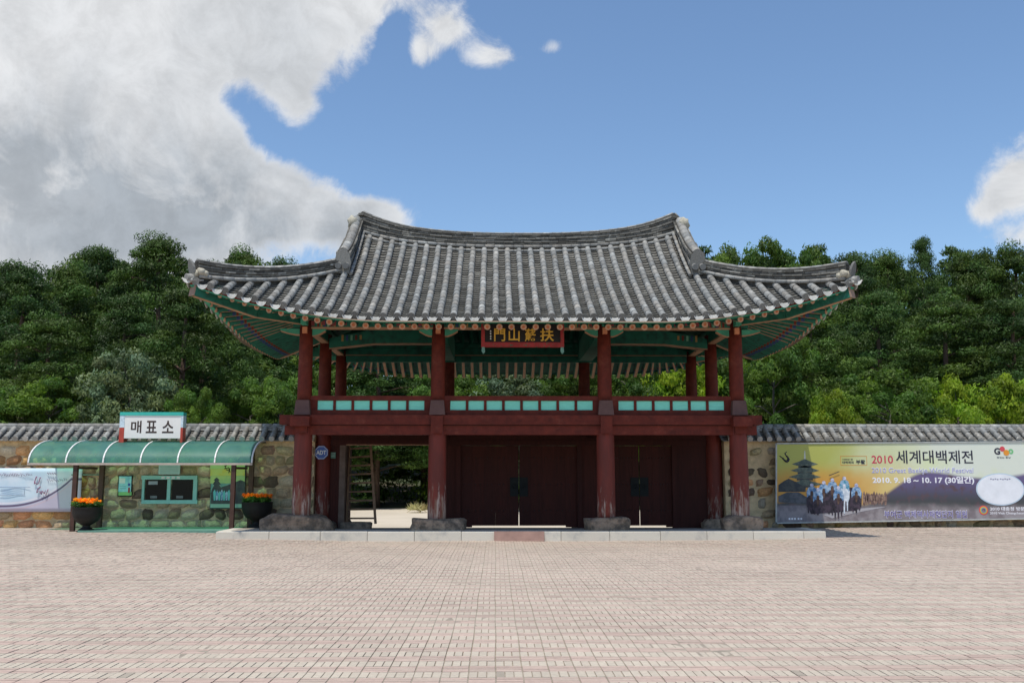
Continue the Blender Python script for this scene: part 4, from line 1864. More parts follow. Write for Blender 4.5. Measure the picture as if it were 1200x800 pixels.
def flat(name, px0, py0, px1, py1, Y, m, parent, dy=.02, origin=None):
    a = at(px0, py1, Y)
    b_ = at(px1, py0, Y)
    o = origin or (0, 0, 0)
    mbx = MB()
    mbx.box(a[0] - o[0], b_[0] - o[0], -dy, 0, a[2] - o[2], b_[2] - o[2])
    ob = mbx.build(name, m, parent)
    return ob


# canopy
canopy = thing('ticket_canopy', 'curved green translucent canopy on brown posts over the ticket window', 'canopy', (-10.2, 1.6, .15))
CO = Vector(canopy.location)
gm = bpy.data.materials.new('green_translucent_sheet')
gm.use_nodes = True
t = gm.node_tree
t.nodes.clear()
tcx = N(t, 'ShaderNodeTexCoord')
nzc = N(t, 'ShaderNodeTexNoise', {'Vector': tcx.outputs['Object'], 'Scale': 1.6, 'Detail': 4.0})
cc_ = mixc(t, maprange(t, nzc.outputs[0], .35, .7), (.045, .21, .185), (.08, .27, .24))
d1 = N(t, 'ShaderNodeBsdfPrincipled', {'Base Color': cc_, 'Roughness': 0.5})
tr = N(t, 'ShaderNodeBsdfTransparent', {'Color': (.46, 1.0, .52, 1)})
mx = N(t, 'ShaderNodeMixShader', {0: 0.48, 1: d1.outputs[0], 2: tr.outputs[0]})
N(t, 'ShaderNodeOutputMaterial', {'Surface': mx.outputs[0]})
SHEET = gm
cxa, cxb = -12.95, -7.1
prof = []
for q in range(9):
    an = PI / 2 * q / 8
    prof.append((2.42 - 1.45 * math.sin(an) ** .9, 1.93 + .62 * math.cos(an)))
npan = 6
for k in range(npan):
    x0_ = cxa + (cxb - cxa) * k / npan
    x1_ = cxa + (cxb - cxa) * (k + 1) / npan
    mb = MB()
    mb.smooth = True
    b0 = 0
    for (y_, z_) in prof:
        mb.v.append((x0_ + .02 - CO.x, y_ - CO.y, z_ - CO.z))
        mb.v.append((x1_ - .02 - CO.x, y_ - CO.y, z_ - CO.z))
    for q in range(8):
        mb.face((2 * q, 2 * q + 1, 2 * q + 3, 2 * q + 2))
    mb.build('canopy_sheet', SHEET, canopy)
for k in range(npan + 1):
    x0_ = cxa + (cxb - cxa) * k / npan - CO.x
    mb = MB()
    for q in range(8):
        (y0_, z0_), (y1_, z1_) = prof[q], prof[q + 1]
        mb.bar((x0_, y0_ - CO.y, z0_ + .006 - CO.z), (x0_, y1_ - CO.y, z1_ + .006 - CO.z), .045, .035, (1, 0, 0))
    mb.build('rib', WHITEM, canopy)
mb = MB()
mb.box(cxa - .02 - CO.x, cxb + .02 - CO.x, prof[-1][0] - .03 - CO.y, prof[-1][0] + .03 - CO.y, prof[-1][1] - .055 - CO.z, prof[-1][1] - .0 - CO.z)
mb.build('front_gutter', mat('pale_bronze', (.45, .38, .32), .5), canopy)
mb = MB()
mb.box(cxa - CO.x, cxb - CO.x, 2.40 - CO.y, 2.47 - CO.y, 2.50 - CO.z, 2.58 - CO.z)
mb.build('wall_rail', BROWNM, canopy)
for px, yy, pyb in ((86, 1.05, 622), (272, 1.05, 619), (117, 2.3, 600), (293, 2.3, 600)):
    p = at(px, 600, yy)
    mb = MB()
    r_ = .055 if yy < 2 else .06
    mb.box(p[0] - r_ - CO.x, p[0] + r_ - CO.x, yy - r_ - CO.y, yy + r_ - CO.y, .0 - CO.z + float(g(p[0], yy)), (1.875 if yy < 2 else 2.49) - CO.z)
    mb.build('post', BROWNM, canopy)
    if yy < 2:
        mb = MB()
        mb.bar((p[0] - CO.x, yy + .06 - CO.y, 1.80 - CO.z), (p[0] - CO.x, 2.38 - CO.y, 1.80 - CO.z), .05, .06)
        mb.build('cross_arm', BROWNM, canopy)
mb = MB()
xA, xB = at(108, 600, 1.6)[0], -7.62
mb.box(xA, xB, .75, 2.45, .02, .195)
tag(mb.build('green_floor_strip', GREENSLAB), 'low green painted slab along the foot of the wall under the canopy', 'slab')

# sign on top of canopy
sg = thing('ticket_office_sign', 'white box sign with dark Korean lettering and teal top above the canopy', 'sign', at(180, 518, 1.9))
so = Vector(sg.location)


def sgp(px, py):
    p = at(px, py, 1.9)
    return p[0] - so.x, p[2] - so.z


xL, zb_ = sgp(147, 513.5)
xR, zt_ = sgp(214, 487)
mb = MB()
mb.box(xL, xR, -.12, .12, zb_, zt_)
mb.build('sign_face', SIGNW, sg)
xl2, zt2 = sgp(143, 483)
xr2, _ = sgp(217, 483)
mb = MB()
mb.box(xl2, xr2, -.14, .14, zt_ + .001, zt2)
mb.build('teal_top', TEAL, sg)
_, zmid = sgp(143, 501)
_, zlow = sgp(143, 519)
for a, b_ in ((xl2, xL - .001), (xR + .001, xr2)):
    mb = MB()
    mb.box(a, b_, -.13, .13, zmid, zt_ - .001)
    mb.build('side_frame', mat('pale_blue_frame', (.55, .65, .72), .5, .3, 20, bump=0), sg)
    mb = MB()
    mb.box(a, b_, -.13, .13, zlow - .1, zmid - .001)
    mb.build('side_leg', mat('leg_red', (.42, .06, .04), .5), sg)
for pa, pb, tx_ in ((155, 168, '매'), (172.5, 186, '표'), (191.5, 205.5, '소')):
    a0, b0_ = sgp(pa, 507.5)
    a1, b1_ = sgp(pb, 493)
    put_text(tx_, a0, b0_, a1, b1_, -.121, mat('sign_brown_print', (.06, .04, .035), .5, .05, bump=0), sg, bold=.02, depth=.002)

# ticket window
tw = thing('ticket_window', 'pale green framed ticket window with two dark panes in the stone wall', 'window', at(199, 590, WY - .06))
to = Vector(tw.location)


def tp(px, py):
    p = at(px, py, WY - .06)
    return p[0] - to.x, p[2] - to.z


def tbox(name, px0, py0, px1, py1, y0, y1, m, par=None, org=None, fn=None):
    fn = fn or tp
    a = fn(px0, py1)
    b_ = fn(px1, py0)
    mbx = MB()
    mbx.box(a[0], b_[0], y0, y1, a[1], b_[1])
    return mbx.build(name, m, par)


tbox('frame', 166, 557, 231.5, 561.5, -.03, .05, FRAME_G, tw)
tbox('frame', 166, 585.5, 231.5, 590, -.03, .05, FRAME_G, tw)
tbox('frame', 166, 561.6, 170, 585.4, -.03, .05, FRAME_G, tw)
tbox('frame', 195.5, 561.6, 200.5, 585.4, -.03, .05, FRAME_G, tw)
tbox('frame', 226, 561.6, 231.5, 585.4, -.03, .05, FRAME_G, tw)
glass = mat('dark_glass', (.008, .010, .010), .12, .1, bump=0, spec=.15)
for a, b_ in ((170.2, 195.3), (200.7, 225.8)):
    tbox('pane', a, 561.7, b_, 585.3, .0, .02, glass, tw)
    tbox('tray_slot', a + 6, 580.5, a + 14, 583.5, -.02, -.001, mat('grey_tray', (.18, .2, .2), .5), tw)
tbox('price_card', 174, 563.5, 185, 567.5, -.015, -.001, mat('card_grey', (.35, .4, .42), .5), tw)
for q in range(4):
    tbox('small_label', 189.5 + q * 6, 558, 193.5 + q * 6, 560.8, -.036, -.031, SIGNW, tw)
bd = thing('price_board', 'pale green price list board fixed above the ticket window', 'board', at(199, 556, WY - .06))
bo = Vector(bd.location)


def bp_(px, py):
    p = at(px, py, WY - .06)
    return p[0] - bo.x, p[2] - bo.z


tbox('panel', 186, 541.5, 211.5, 555.5, -.03, .03, mat('price_panel', (.50, .72, .66), .5, .05, bump=0), bd, fn=bp_)
for q in range(5):
    tbox('printed_line', 188, 544 + q * 2.3, 209.5, 544.7 + q * 2.3, -.033, -.031, mat('price_print', (.28, .45, .42), .5, bump=0), bd, fn=bp_)


def poster(name, label, px0, py0, px1, py1, Y, bands, frame_m, extra=None, fw=.9, cat='poster'):
    root = thing(name, label, cat, at((px0 + px1) / 2, py1, Y))
    ro = Vector(root.location)

    def pp(px, py):
        p = at(px, py, Y)
        return p[0] - ro.x, p[2] - ro.z
    tbox('frame', px0, py0, px1, py1, -.0, .05, frame_m, root, fn=pp)
    for (yy0, yy1, m) in bands:
        tbox('picture', px0 + fw, yy0, px1 - fw, yy1, -.006, -.001, m, root, fn=pp)
    if extra:
        extra(root, pp)
    return root


def flatpoly(name, pts, y, m, root, pp, th=.003):
    mbx = MB()
    mbx.prism([pp(a, b_) for a, b_ in pts], y - th, y)
    return mbx.build(name, m, root)


def pm2(name, col, col2=None, sc=3):
    return mat(name, col, .5, .1, sc, 0, col2=col2, c2lo=.42, c2hi=.58, c2scale=sc)


# blue tablet-like notice
def ex1(root, pp):
    for q, (a, b_, c_, d_, m) in enumerate(((140, 560, 147, 566, pm2('notice_white', (.7, .75, .75))), (150, 566, 153, 569, pm2('notice_blue', (.05, .12, .4))),
                                            (150, 571, 152.5, 577, pm2('notice_red', (.4, .06, .06))))):
        tbox('printed_box', a, b_, c_, d_, -.010, -.007, m, root, fn=pp)
    for q in range(5):
        tbox('printed_line', 140.5, 561 + q * 2.6, 148, 561.7 + q * 2.6, -.010 - .003 * 0, -.0065, pm2('notice_line', (.2, .45, .5)), root, fn=pp) if q > 2 else None


poster('framed_notice', 'small black framed blue notice left of the ticket window', 137.5, 556.5, 155.5, 581.5, WY - .06,
       [(557.8, 576, pm2('notice_sky', (.25, .60, .68), (.35, .7, .75))), (576.1, 580.2, pm2('notice_grass', (.25, .55, .2)))], BLACKM, ex1, 1.2)

# festival picture pieces
P_YEL = pm2('poster_yellow', (.62, .52, .09), (.50, .55, .18), 2)
P_ORG = pm2('poster_orange', (.62, .33, .05), (.60, .45, .10), 2)
P_DARK = pm2('poster_dark_roofs', (.035, .045, .055), (.06, .07, .07), 6)
P_BLUE = pm2('poster_blue_riders', (.10, .22, .42), (.35, .48, .62), 14)
P_BLACK = pm2('poster_dark_horses', (.03, .025, .035), (.07, .05, .07), 10)
P_WHITE = pm2('poster_white_horse', (.55, .62, .70), (.7, .75, .8), 10)
P_GREY = pm2('poster_grey_ground', (.20, .18, .20), (.28, .25, .26), 3)


def ex2(root, pp):
    flatpoly('pagoda_picture', [(250.5, 562), (254, 559), (257.5, 562), (256, 563), (259, 567), (257, 568), (260, 572), (262, 578), (247, 578), (249, 572), (251, 568), (249.5, 567), (252, 563)], -.007, P_DARK, root, pp)
    flatpoly('hill_picture', [(247, 577), (258, 571), (270, 567), (282, 562), (286.8, 564), (286.8, 590), (247, 590)], -.0065 + .0005, P_DARK, root, pp, .002)
    for q in range(9):
        a = 250 + q * 2.8
        flatpoly('rider_picture', [(a, 576 + (q % 3)), (a + 2, 573 + (q % 3)), (a + 3, 577), (a + 2.4, 586), (a + .6, 586)], -.0105, P_BLUE if q % 2 else pm2('poster_teal', (.12, .42, .45)), root, pp)
    a0 = pp(263, 552.5)
    a1 = pp(270, 545.5)
    put_text('봄', a0[0], a0[1], a1[0], a1[1], -.008, pm2('poster_brush_black', (.05, .05, .02)), root) if False else None
    mbx = MB()
    for (u0, v0, u1, v1) in ((263, 546, 266, 545), (264.5, 545, 264, 549), (263, 549, 267, 548), (267.5, 547, 270, 553), (265, 550, 269, 551), (269.5, 548, 268, 554)):
        a = pp(u0, v0)
        b2 = pp(u1, v1)
        mbx.bar((a[0], -.009, a[1]), (b2[0], -.009, b2[1]), .003, .02, (0, 0, 1)) if abs(u1 - u0) > abs(v1 - v0) else mbx.bar((a[0], -.009, a[1]), (b2[0], -.009, b2[1]), .02, .003, (0, 1, 0))
    mbx.build('brush_lettering', pm2('poster_brush_black', (.05, .05, .02)), root)


poster('festival_poster', 'tall yellow and blue festival poster right of the ticket window behind a post', 245.5, 543, 288, 596, WY - .06,
       [(544.2, 549, pm2('poster_lime', (.45, .62, .25))), (549.1, 557, P_YEL), (557.1, 566, pm2('poster_green_sky', (.45, .55, .2), (.3, .45, .2))), (566.1, 588, pm2('poster_teal_mid', (.10, .25, .25), (.2, .35, .3), 8)),
        (588.1, 594.5, pm2('poster_foot', (.25, .42, .35)))], mat('poster_dark_frame', (.04, .07, .06), .5), ex2)


# big festival banner on the right wall
BY = 2.16
ban = thing('festival_banner', 'long printed festival banner with riders, pagoda and white lettering on right wall', 'banner', at(1060, 610, BY))
bno = Vector(ban.location)


def BP(px, py):
    p = at(px, py, BY)
    return p[0] - bno.x, p[2] - bno.z


XB1 = 1262      # the banner runs on a little past the picture
bm_ = bpy.data.materials.new('banner_print')
bm_.use_nodes = True
t = bm_.node_tree
t.nodes.clear()
tcx = N(t, 'ShaderNodeTexCoord')
sp = N(t, 'ShaderNodeSeparateXYZ', {0: tcx.outputs['Object']})
zlo = BP(912, 612)[1]
zhi = BP(910, 520)[1]
xlo = BP(910, 560)[0]
xhi = BP(1200, 560)[0]
u = maprange(t, sp.outputs['X'], xlo, xhi, 0, 1, smooth=False)
v = maprange(t, sp.outputs['Z'], zlo, zhi, 0, 1, smooth=False)
nb1 = N(t, 'ShaderNodeTexNoise', {'Vector': tcx.outputs['Object'], 'Scale': 0.8, 'Detail': 4.0})
nb2 = N(t, 'ShaderNodeTexNoise', {'Vector': tcx.outputs['Object'], 'Scale': 4.0, 'Detail': 6.0})
nb1v = M(t, 'SUBTRACT', nb1.outputs[0], .5)
ww = M(t, 'ADD', u, M(t, 'MULTIPLY', nb1v, .35))
top_ = mixc(t, maprange(t, ww, .18, .50), (.42, .44, .10), (.62, .66, .42))
low_ = mixc(t, maprange(t, ww, .18, .55), (.60, .30, .05), (.68, .55, .22))
skyb = mixc(t, maprange(t, M(t, 'ADD', v, M(t, 'MULTIPLY', nb1v, .3)), .5, .82), low_, top_)
skyb = mixc(t, maprange(t, ww, .46, .68), skyb, mixc(t, maprange(t, nb1.outputs[0], .45, .62), (.68, .72, .62), (.66, .72, .45)))
# hill
hl = M(t, 'SUBTRACT', M(t, 'ADD', .60, M(t, 'MULTIPLY', M(t, 'SINE', M(t, 'MULTIPLY', u, 13.0)), .04)),
       maprange(t, u, .3, .62, .36, .0))
hl = M(t, 'ADD', hl, M(t, 'MULTIPLY', nb1v, .05))
hm = maprange(t, M(t, 'SUBTRACT', hl, v), -.03, .03)
hillc = mixc(t, maprange(t, v, .22, .60), (.05, .055, .055), (.13, .10, .22))
hillc = mixc(t, maprange(t, nb2.outputs[0], .5, .7), hillc, (.10, .06, .07))
c = mixc(t, hm, skyb, hillc)
gr = maprange(t, M(t, 'ADD', v, M(t, 'MULTIPLY', nb1v, .1)), .27, .15)
c = mixc(t, gr, c, mixc(t, maprange(t, nb2.outputs[0], .35, .65), (.19, .16, .17), (.30, .27, .28)))
b = N(t, 'ShaderNodeBsdfPrincipled', {'Base Color': c, 'Roughness': 0.55})
N(t, 'ShaderNodeOutputMaterial', {'Surface': b.outputs[0]})


def bquad(px0, pyt0, pyb0, px1, pyt1, pyb1, y, m, name):
    mbx = MB()
    A, Bq, Cq, Dq = BP(px0, pyb0), BP(px1, pyb1), BP(px1, pyt1), BP(px0, pyt0)
    mbx.prism([A, Bq, Cq, Dq], y, y + .012)
    return mbx.build(name, m, ban)


def edge_top(px):
    return 520.5 + (px - 910) * (518.3 - 520.5) / 290


def edge_bot(px):
    return 612.5 + (px - 912) * (607.5 - 612.5) / 288


bquad(910, edge_top(910), edge_bot(910), XB1, edge_top(XB1), edge_bot(XB1), -.01, bm_, 'printed_sheet')
for (a, b_, c_, d_) in (((909, edge_top(909) - 1), (XB1, edge_top(XB1) - 1), 0, 0), ((909, edge_bot(909)), (XB1, edge_bot(XB1)), 0, 0),
                        ((909.5, edge_bot(909) + .5), (909.5, edge_top(909) - 1.4), 1, 0)):
    pa, pb = BP(*a), BP(*b_)
    mb = MB()
    if c_ == 0:
        mb.bar((pa[0], 0, pa[1]), (pb[0], 0, pb[1]), .06, .035, (0, 0, 1))
    else:
        mb.bar((pa[0], 0, pa[1]), (pb[0], 0, pb[1]), .04, .06, (0, 1, 0))
    mb.build('frame_rail', mat('aluminium_rail', (.42, .44, .42), .45), ban)


def btext(body, px0, py0, px1, py1, m, y=-.012, bold=0.0):
    a = BP(px0, py1)
    b_ = BP(px1, py0)
    return put_text(body, a[0], a[1], b_[0], b_[1], y, m, ban, bold=bold)


PT_RED = pm2('print_red', (.55, .05, .10))
PT_BLK = pm2('print_black', (.03, .03, .05))
PT_WHT = pm2('print_white', (.80, .80, .84))
PT_LIL = pm2('print_lilac', (.36, .36, .62))
PT_PUR = pm2('print_purple', (.16, .13, .36))
btext('2010', 1021.5, 533.5, 1046, 542.8, PT_RED, bold=.012)
btext('세계대백제전', 1050, 527.5, 1139.5, 543, PT_BLK, bold=.012)
btext('2010 Great Baekje World Festival', 1021.5, 547.5, 1140, 556, PT_WHT, y=-.012, bold=.022)
btext('2010 Great Baekje World Festival', 1021.5, 548, 1140, 555.5, PT_LIL, y=-.0145, bold=.0)
btext('2010. 9. 18 ~ 10. 17 (30일간)', 1022.5, 558, 1141, 567.5, PT_WHT, bold=.03)
btext('부여군 백제역사재현단지 일원', 1036, 597.5, 1133, 607, PT_WHT, y=-.012, bold=.03)
btext('부여군 백제역사재현단지 일원', 1036.3, 598, 1132.7, 606.5, PT_PUR, y=-.0145, bold=.008)
btext('2010 대충청 방문의 해', 1160, 593.5, 1212, 598, PT_WHT, bold=.02)
btext('2010 Visit Chungcheong Korea', 1160, 599.5, 1214, 603, PT_WHT, bold=.01)
btext('G', 1165, 524.5, 1171.5, 532.5, PT_BLK, bold=.04)


def disc(px, py, rpx, m, y=-.012, inner=0.0, ry=None, nm='printed_disc', seg=18):
    c_ = BP(px, py)
    e = BP(px + rpx, py)
    rx_ = e[0] - c_[0]
    rz_ = rx_ * ((ry or rpx) / rpx)
    mbx = MB()
    if inner:
        for q in range(seg):
            a0, a1 = 2 * PI * q / seg, 2 * PI * (q + 1) / seg
            P0 = lambda a, k: (c_[0] + rx_ * k * math.cos(a), c_[1] + rz_ * k * math.sin(a))
            A, Bq, Cq, Dq = P0(a0, 1), P0(a1, 1), P0(a1, inner), P0(a0, inner)
            mbx.hexa([(A[0], y - .002, A[1]), (Bq[0], y - .002, Bq[1]), (Bq[0], y, Bq[1]), (A[0], y, A[1]), (Dq[0], y - .002, Dq[1]), (Cq[0], y - .002, Cq[1]), (Cq[0], y, Cq[1]), (Dq[0], y, Dq[1])])
    else:
        mbx.prism([(c_[0] + rx_ * math.cos(2 * PI * q / seg), c_[1] + rz_ * math.sin(2 * PI * q / seg)) for q in range(seg)], y - .002, y)
    return mbx.build(nm, m, ban)


disc(1174.3, 525.8, 3.0, pm2('logo_red', (.65, .08, .10)))
disc(1179, 530.2, 3.4, pm2('logo_orange', (.75, .30, .04)), y=-.015)
disc(1184.3, 528.8, 3.0, pm2('logo_green', (.18, .50, .22)), inner=.35)
btext('뜻있는 충남', 1168, 534.8, 1184, 536.8, PT_BLK)
# white oval left blank but for its heading
oval_w = pm2('oval_white', (.78, .80, .84))
disc(1172, 573, 28.5, pm2('oval_rim', (.50, .62, .72)), y=-.0125, ry=18.6, seg=40)
disc(1172, 573, 27, oval_w, y=-.015, ry=17.4, seg=40)
mbx = MB()
for q in range(9):
    a = BP(1160 + q * 2.6 + (1 if q > 3 else 0), 561.5 + (q % 2) * .6)
    mbx.box(a[0], a[0] + .045, -.0195, -.0175, a[1], a[1] + .03)
mbx.build('small_print', pm2('print_grey', (.25, .25, .35)), ban, kind='stuff')
# ring logo in four colours
for q, (nm_, cl) in enumerate((('logo_red', (.65, .08, .10)), ('logo_orange', (.75, .30, .04)), ('logo_green', (.18, .5, .22)), ('logo_violet', (.3, .12, .4)))):
    disc(1152.3, 597.5, 5.4 - q * .95, pm2(nm_, cl), y=-.012 - q * .0025, inner=.72)
# slogan box
pa, pb = BP(985, 545), BP(1015.5, 534)
mbx = MB()
for (a, b_, c_, d_) in ((pa[0], pb[0], pa[1], pa[1] + .012), (pa[0], pb[0], pb[1] - .012, pb[1]), (pa[0], pa[0] + .012, pa[1] + .0121, pb[1] - .0121), (pb[0] - .012, pb[0], pa[1] + .0121, pb[1] - .0121)):
    mbx.box(a, b_, -.013, -.0105, c_, d_)
mbx.build('slogan_frame', pm2('print_orange_line', (.60, .22, .04)), ban)
btext('1400년 전', 987, 537, 999, 539, PT_BLK, bold=.01)
btext('대백제의', 987, 540, 1000, 543, PT_BLK, bold=.02)
btext('부활', 1003, 538.5, 1013.5, 543.5, PT_BLK, bold=.03)
# dark bird emblem at the upper left
mbx = MB()
cpts = [(913.5, 534), (917, 536.5), (920, 540), (923, 540.5), (924, 537), (921.5, 534), (919.5, 531), (922, 529)]
for a, b_, w_ in zip(cpts, cpts[1:], (.03, .05, .07, .07, .05, .035, .025)):
    A, Bq = BP(*a), BP(*b_)
    mbx.tube([(A[0], -.008, A[1]), (Bq[0], -.008, Bq[1])], [w_ / 2, w_ / 2], 6)
mbx.build('bird_emblem', PT_BLK, ban)


def bpoly(name, pts, y, m):
    mbx = MB()
    mbx.prism([BP(a, b_) for a, b_ in pts], y - .002, y)
    return mbx.build(name, m, ban)


# pagoda
bpoly('pagoda_spire', [(942.4, 528), (943.4, 528), (944, 538), (941.8, 538)], -.012, pm2('spire_pale', (.55, .58, .5)))
for k, (cy, hwid) in enumerate(((543.5, 15.5), (551, 17), (558.5, 19), (567, 21))):
    bpoly('pagoda_roof', [(943 - hwid, cy), (943 - hwid * .45, cy - 3), (942, cy - 5.8), (944, cy - 5.8), (943 + hwid * .45, cy - 3), (943 + hwid, cy), (943 + hwid * .6, cy + 1.8), (943 - hwid * .6, cy + 1.8)], -.012 - .0002 * k,
          pm2('pagoda_tile', (.07, .10, .09), (.12, .15, .12), 8))
    bpoly('pagoda_storey', [(943 - hwid * .5, cy + 1.9), (943 + hwid * .5, cy + 1.9), (943 + hwid * .5, cy + 4), (943 - hwid * .5, cy + 4)], -.0122, P_DARK)
bpoly('palace_roof', [(912, 568), (919, 563), (924, 560.5), (932, 564), (944, 571), (944, 576), (912, 576)], -.013, P_DARK)
bpoly('palace_roof', [(912, 581), (922, 576.5), (936, 576.5), (945, 582), (945, 590), (912, 588)], -.0155, pm2('palace_slate', (.06, .075, .09), (.10, .11, .13), 6))
bpoly('dust_picture', [(965, 603), (1000, 596), (1040, 593), (1000, 601), (975, 607)], -.0125, pm2('dust', (.42, .40, .42)))
bpoly('paving_picture', [(913, 592), (944, 592), (946, 611), (914, 611.8)], -.012, P_GREY)
rq = random.Random(4)
for k, (hx, hy, kind) in enumerate(((951, 566, 0), (965, 563, 0), (975, 560, 0), (989, 558, 1), (1003, 566, 0), (958, 571, 0), (982, 569, 0))):
    y_ = -.0155 - k * .0025
    hm_ = P_WHITE if kind else P_BLACK
    foot = 603 + rq.uniform(-4, 4)
    bpoly('horse_picture', [(hx - 6, hy + 16), (hx - 3, hy + 12), (hx + 3, hy + 12), (hx + 6.5, hy + 17), (hx + 6, hy + 26), (hx + 4.6, hy + 30), (hx + 4.4, foot - 2), (hx + 3.2, foot - 2), (hx + 2.6, hy + 29),
                            (hx + 1.2, hy + 29), (hx + .9, foot + 1), (hx - .6, foot + 1), (hx - 1.2, hy + 29), (hx - 2.6, hy + 29), (hx - 3.1, foot), (hx - 4.4, foot), (hx - 4.6, hy + 29), (hx - 6.2, hy + 25)], y_, hm_)
    bpoly('horse_head_picture', [(hx - 1.8, hy + 12), (hx - 1.1, hy + 9), (hx + 1.1, hy + 9), (hx + 1.8, hy + 12), (hx + 1.3, hy + 19), (hx + .6, hy + 22), (hx - .6, hy + 22), (hx - 1.3, hy + 19)], y_ - .0044, P_WHITE if kind else pm2('poster_brown_horse', (.07, .04, .035), (.13, .08, .06), 12))
    bpoly('rider_picture', [(hx - 5.5, hy + 17), (hx - 6, hy + 10), (hx - 4, hy + 5), (hx - 1, hy + 3.6), (hx + 1.5, hy + 3.8), (hx + 4.5, hy + 5.5), (hx + 6.2, hy + 11), (hx + 5.6, hy + 18), (hx + 3, hy + 14), (hx - 3, hy + 14)], y_ - .0022, pm2('rider_teal', (.08, .30, .42), (.3, .45, .6), 14) if kind else P_BLUE)
    disc(hx, hy + 2.2, 2.1, pm2('rider_helmet', (.35, .38, .55), (.6, .6, .7), 12), y=y_ - .0066, nm='rider_head')
bpoly('horse_group_picture', [(946, 576), (955, 572), (975, 570), (1000, 571), (1010, 577), (1009, 590), (1004, 598), (950, 602), (946, 590)], -.0135, P_BLACK)
mbx = MB()
A, Bq = BP(971, 557), BP(983, 552.2)
mbx.bar((A[0], -.04, A[1]), (Bq[0], -.04, Bq[1]), .004, .02)
mbx.build('spear_picture', P_DARK, ban)
for k in range(9):
    hx = 1011 + k * 3.1 + rq.uniform(-.6, .6)
    bpoly('far_rider_picture', [(hx - .5, 578 + (k * 7 % 4)), (hx + 1, 575 + (k * 5 % 4)), (hx + 2.6, 579), (hx + 3, 586), (hx + 2, 592 - (k * 3 % 4)), (hx, 591), (hx - .8, 585)], -.0125, pm2('far_rider', (.16, .10, .09), (.3, .2, .15), 12))
mbx = MB()
for k in range(5):
    a = BP(924 + k * 3.2 + (1 if k > 2 else 0), 608.5)
    mbx.box(a[0], a[0] + .05, -.0165, -.0145, a[1], a[1] + .05)
mbx.build('small_print', PT_WHT, ban, kind='stuff')

# blue cloth banner on the left wall
BY2 = 2.33
lb = thing('cloth_banner', 'pale blue cloth banner with purple ribbons hung on the far left wall', 'banner', at(45, 600, BY2))
lo_ = Vector(lb.location)


def LP(px, py):
    p = at(px, py, BY2)
    return p[0] - lo_.x, p[2] - lo_.z


cm = bpy.data.materials.new('cloth_print')
cm.use_nodes = True
t = cm.node_tree
t.nodes.clear()
tcx = N(t, 'ShaderNodeTexCoord')
n1 = N(t, 'ShaderNodeTexNoise', {'Vector': tcx.outputs['Object'], 'Scale': 1.3, 'Detail': 5.0})
sp = N(t, 'ShaderNodeSeparateXYZ', {0: tcx.outputs['Object']})
zz0, zz1 = LP(0, 599)[1], LP(0, 548)[1]
xx0, xx1 = LP(0, 570)[0], LP(83, 570)[0]
v = maprange(t, sp.outputs['Z'], zz0, zz1, 0, 1, smooth=False)
u = maprange(t, sp.outputs['X'], xx0, xx1, 0, 1, smooth=False)
bc = mixc(t, maprange(t, n1.outputs[0], .35, .65), (.50, .66, .76), (.66, .74, .80))
# ribbons: swept curves
cur = M(t, 'ADD', .10, M(t, 'MULTIPLY', M(t, 'POWER', M(t, 'MAXIMUM', u, 0.0), 2.6), .62))
dd = M(t, 'SUBTRACT', v, cur)
bc = mixc(t, maprange(t, dd, .22, -.1), bc, (.50, .46, .56))
bc = mixc(t, maprange(t, M(t, 'ABSOLUTE', M(t, 'SUBTRACT', dd, .02)), .035, .015), bc, (.12, .09, .16))
bc = mixc(t, maprange(t, M(t, 'ABSOLUTE', M(t, 'SUBTRACT', dd, .085)), .03, .01), bc, (.68, .68, .74))
bc = mixc(t, maprange(t, M(t, 'ABSOLUTE', M(t, 'ADD', dd, .06)), .03, .01), bc, (.55, .45, .52))
b = N(t, 'ShaderNodeBsdfPrincipled', {'Base Color': bc, 'Roughness': 0.7})
N(t, 'ShaderNodeOutputMaterial', {'Surface': b.outputs[0]})
mb = MB()
mb.smooth = True
nx_, nz_ = 60, 10
L0, L1 = LP(-70, 548)[0], LP(97, 548)[0]
for j in range(nz_ + 1):
    for i_ in range(nx_ + 1):
        f_ = i_ / nx_
        x = L0 + (L1 - L0) * f_
        zt_l = LP(0, 548.3)[1]
        zb_l = LP(0, 599.5)[1]
        z = zb_l + (zt_l - zb_l) * j / nz_
        mb.v.append((x, .012 * math.sin(x * 3 + z) + .01 * math.sin(x * 7.1 + z * 4), z))
for j in range(nz_):
    for i_ in range(nx_):
        q = j * (nx_ + 1) + i_
        mb.face((q, q + 1, q + nx_ + 2, q + nx_ + 1))
o = mb.build('cloth', cm, lb)
sol = o.modifiers.new('thickness', 'SOLIDIFY')
sol.thickness = .004
# unreadable script as small strokes
rs = random.Random(12)
mb = MB()


def stroke(m, pts_, w_):
    for a, b_ in zip(pts_, pts_[1:]):
        A, Bq = LP(*a), LP(*b_)
        m.tube([(A[0], -.03, A[1]), (Bq[0], -.03, Bq[1])], [w_, w_ * .6], 5)


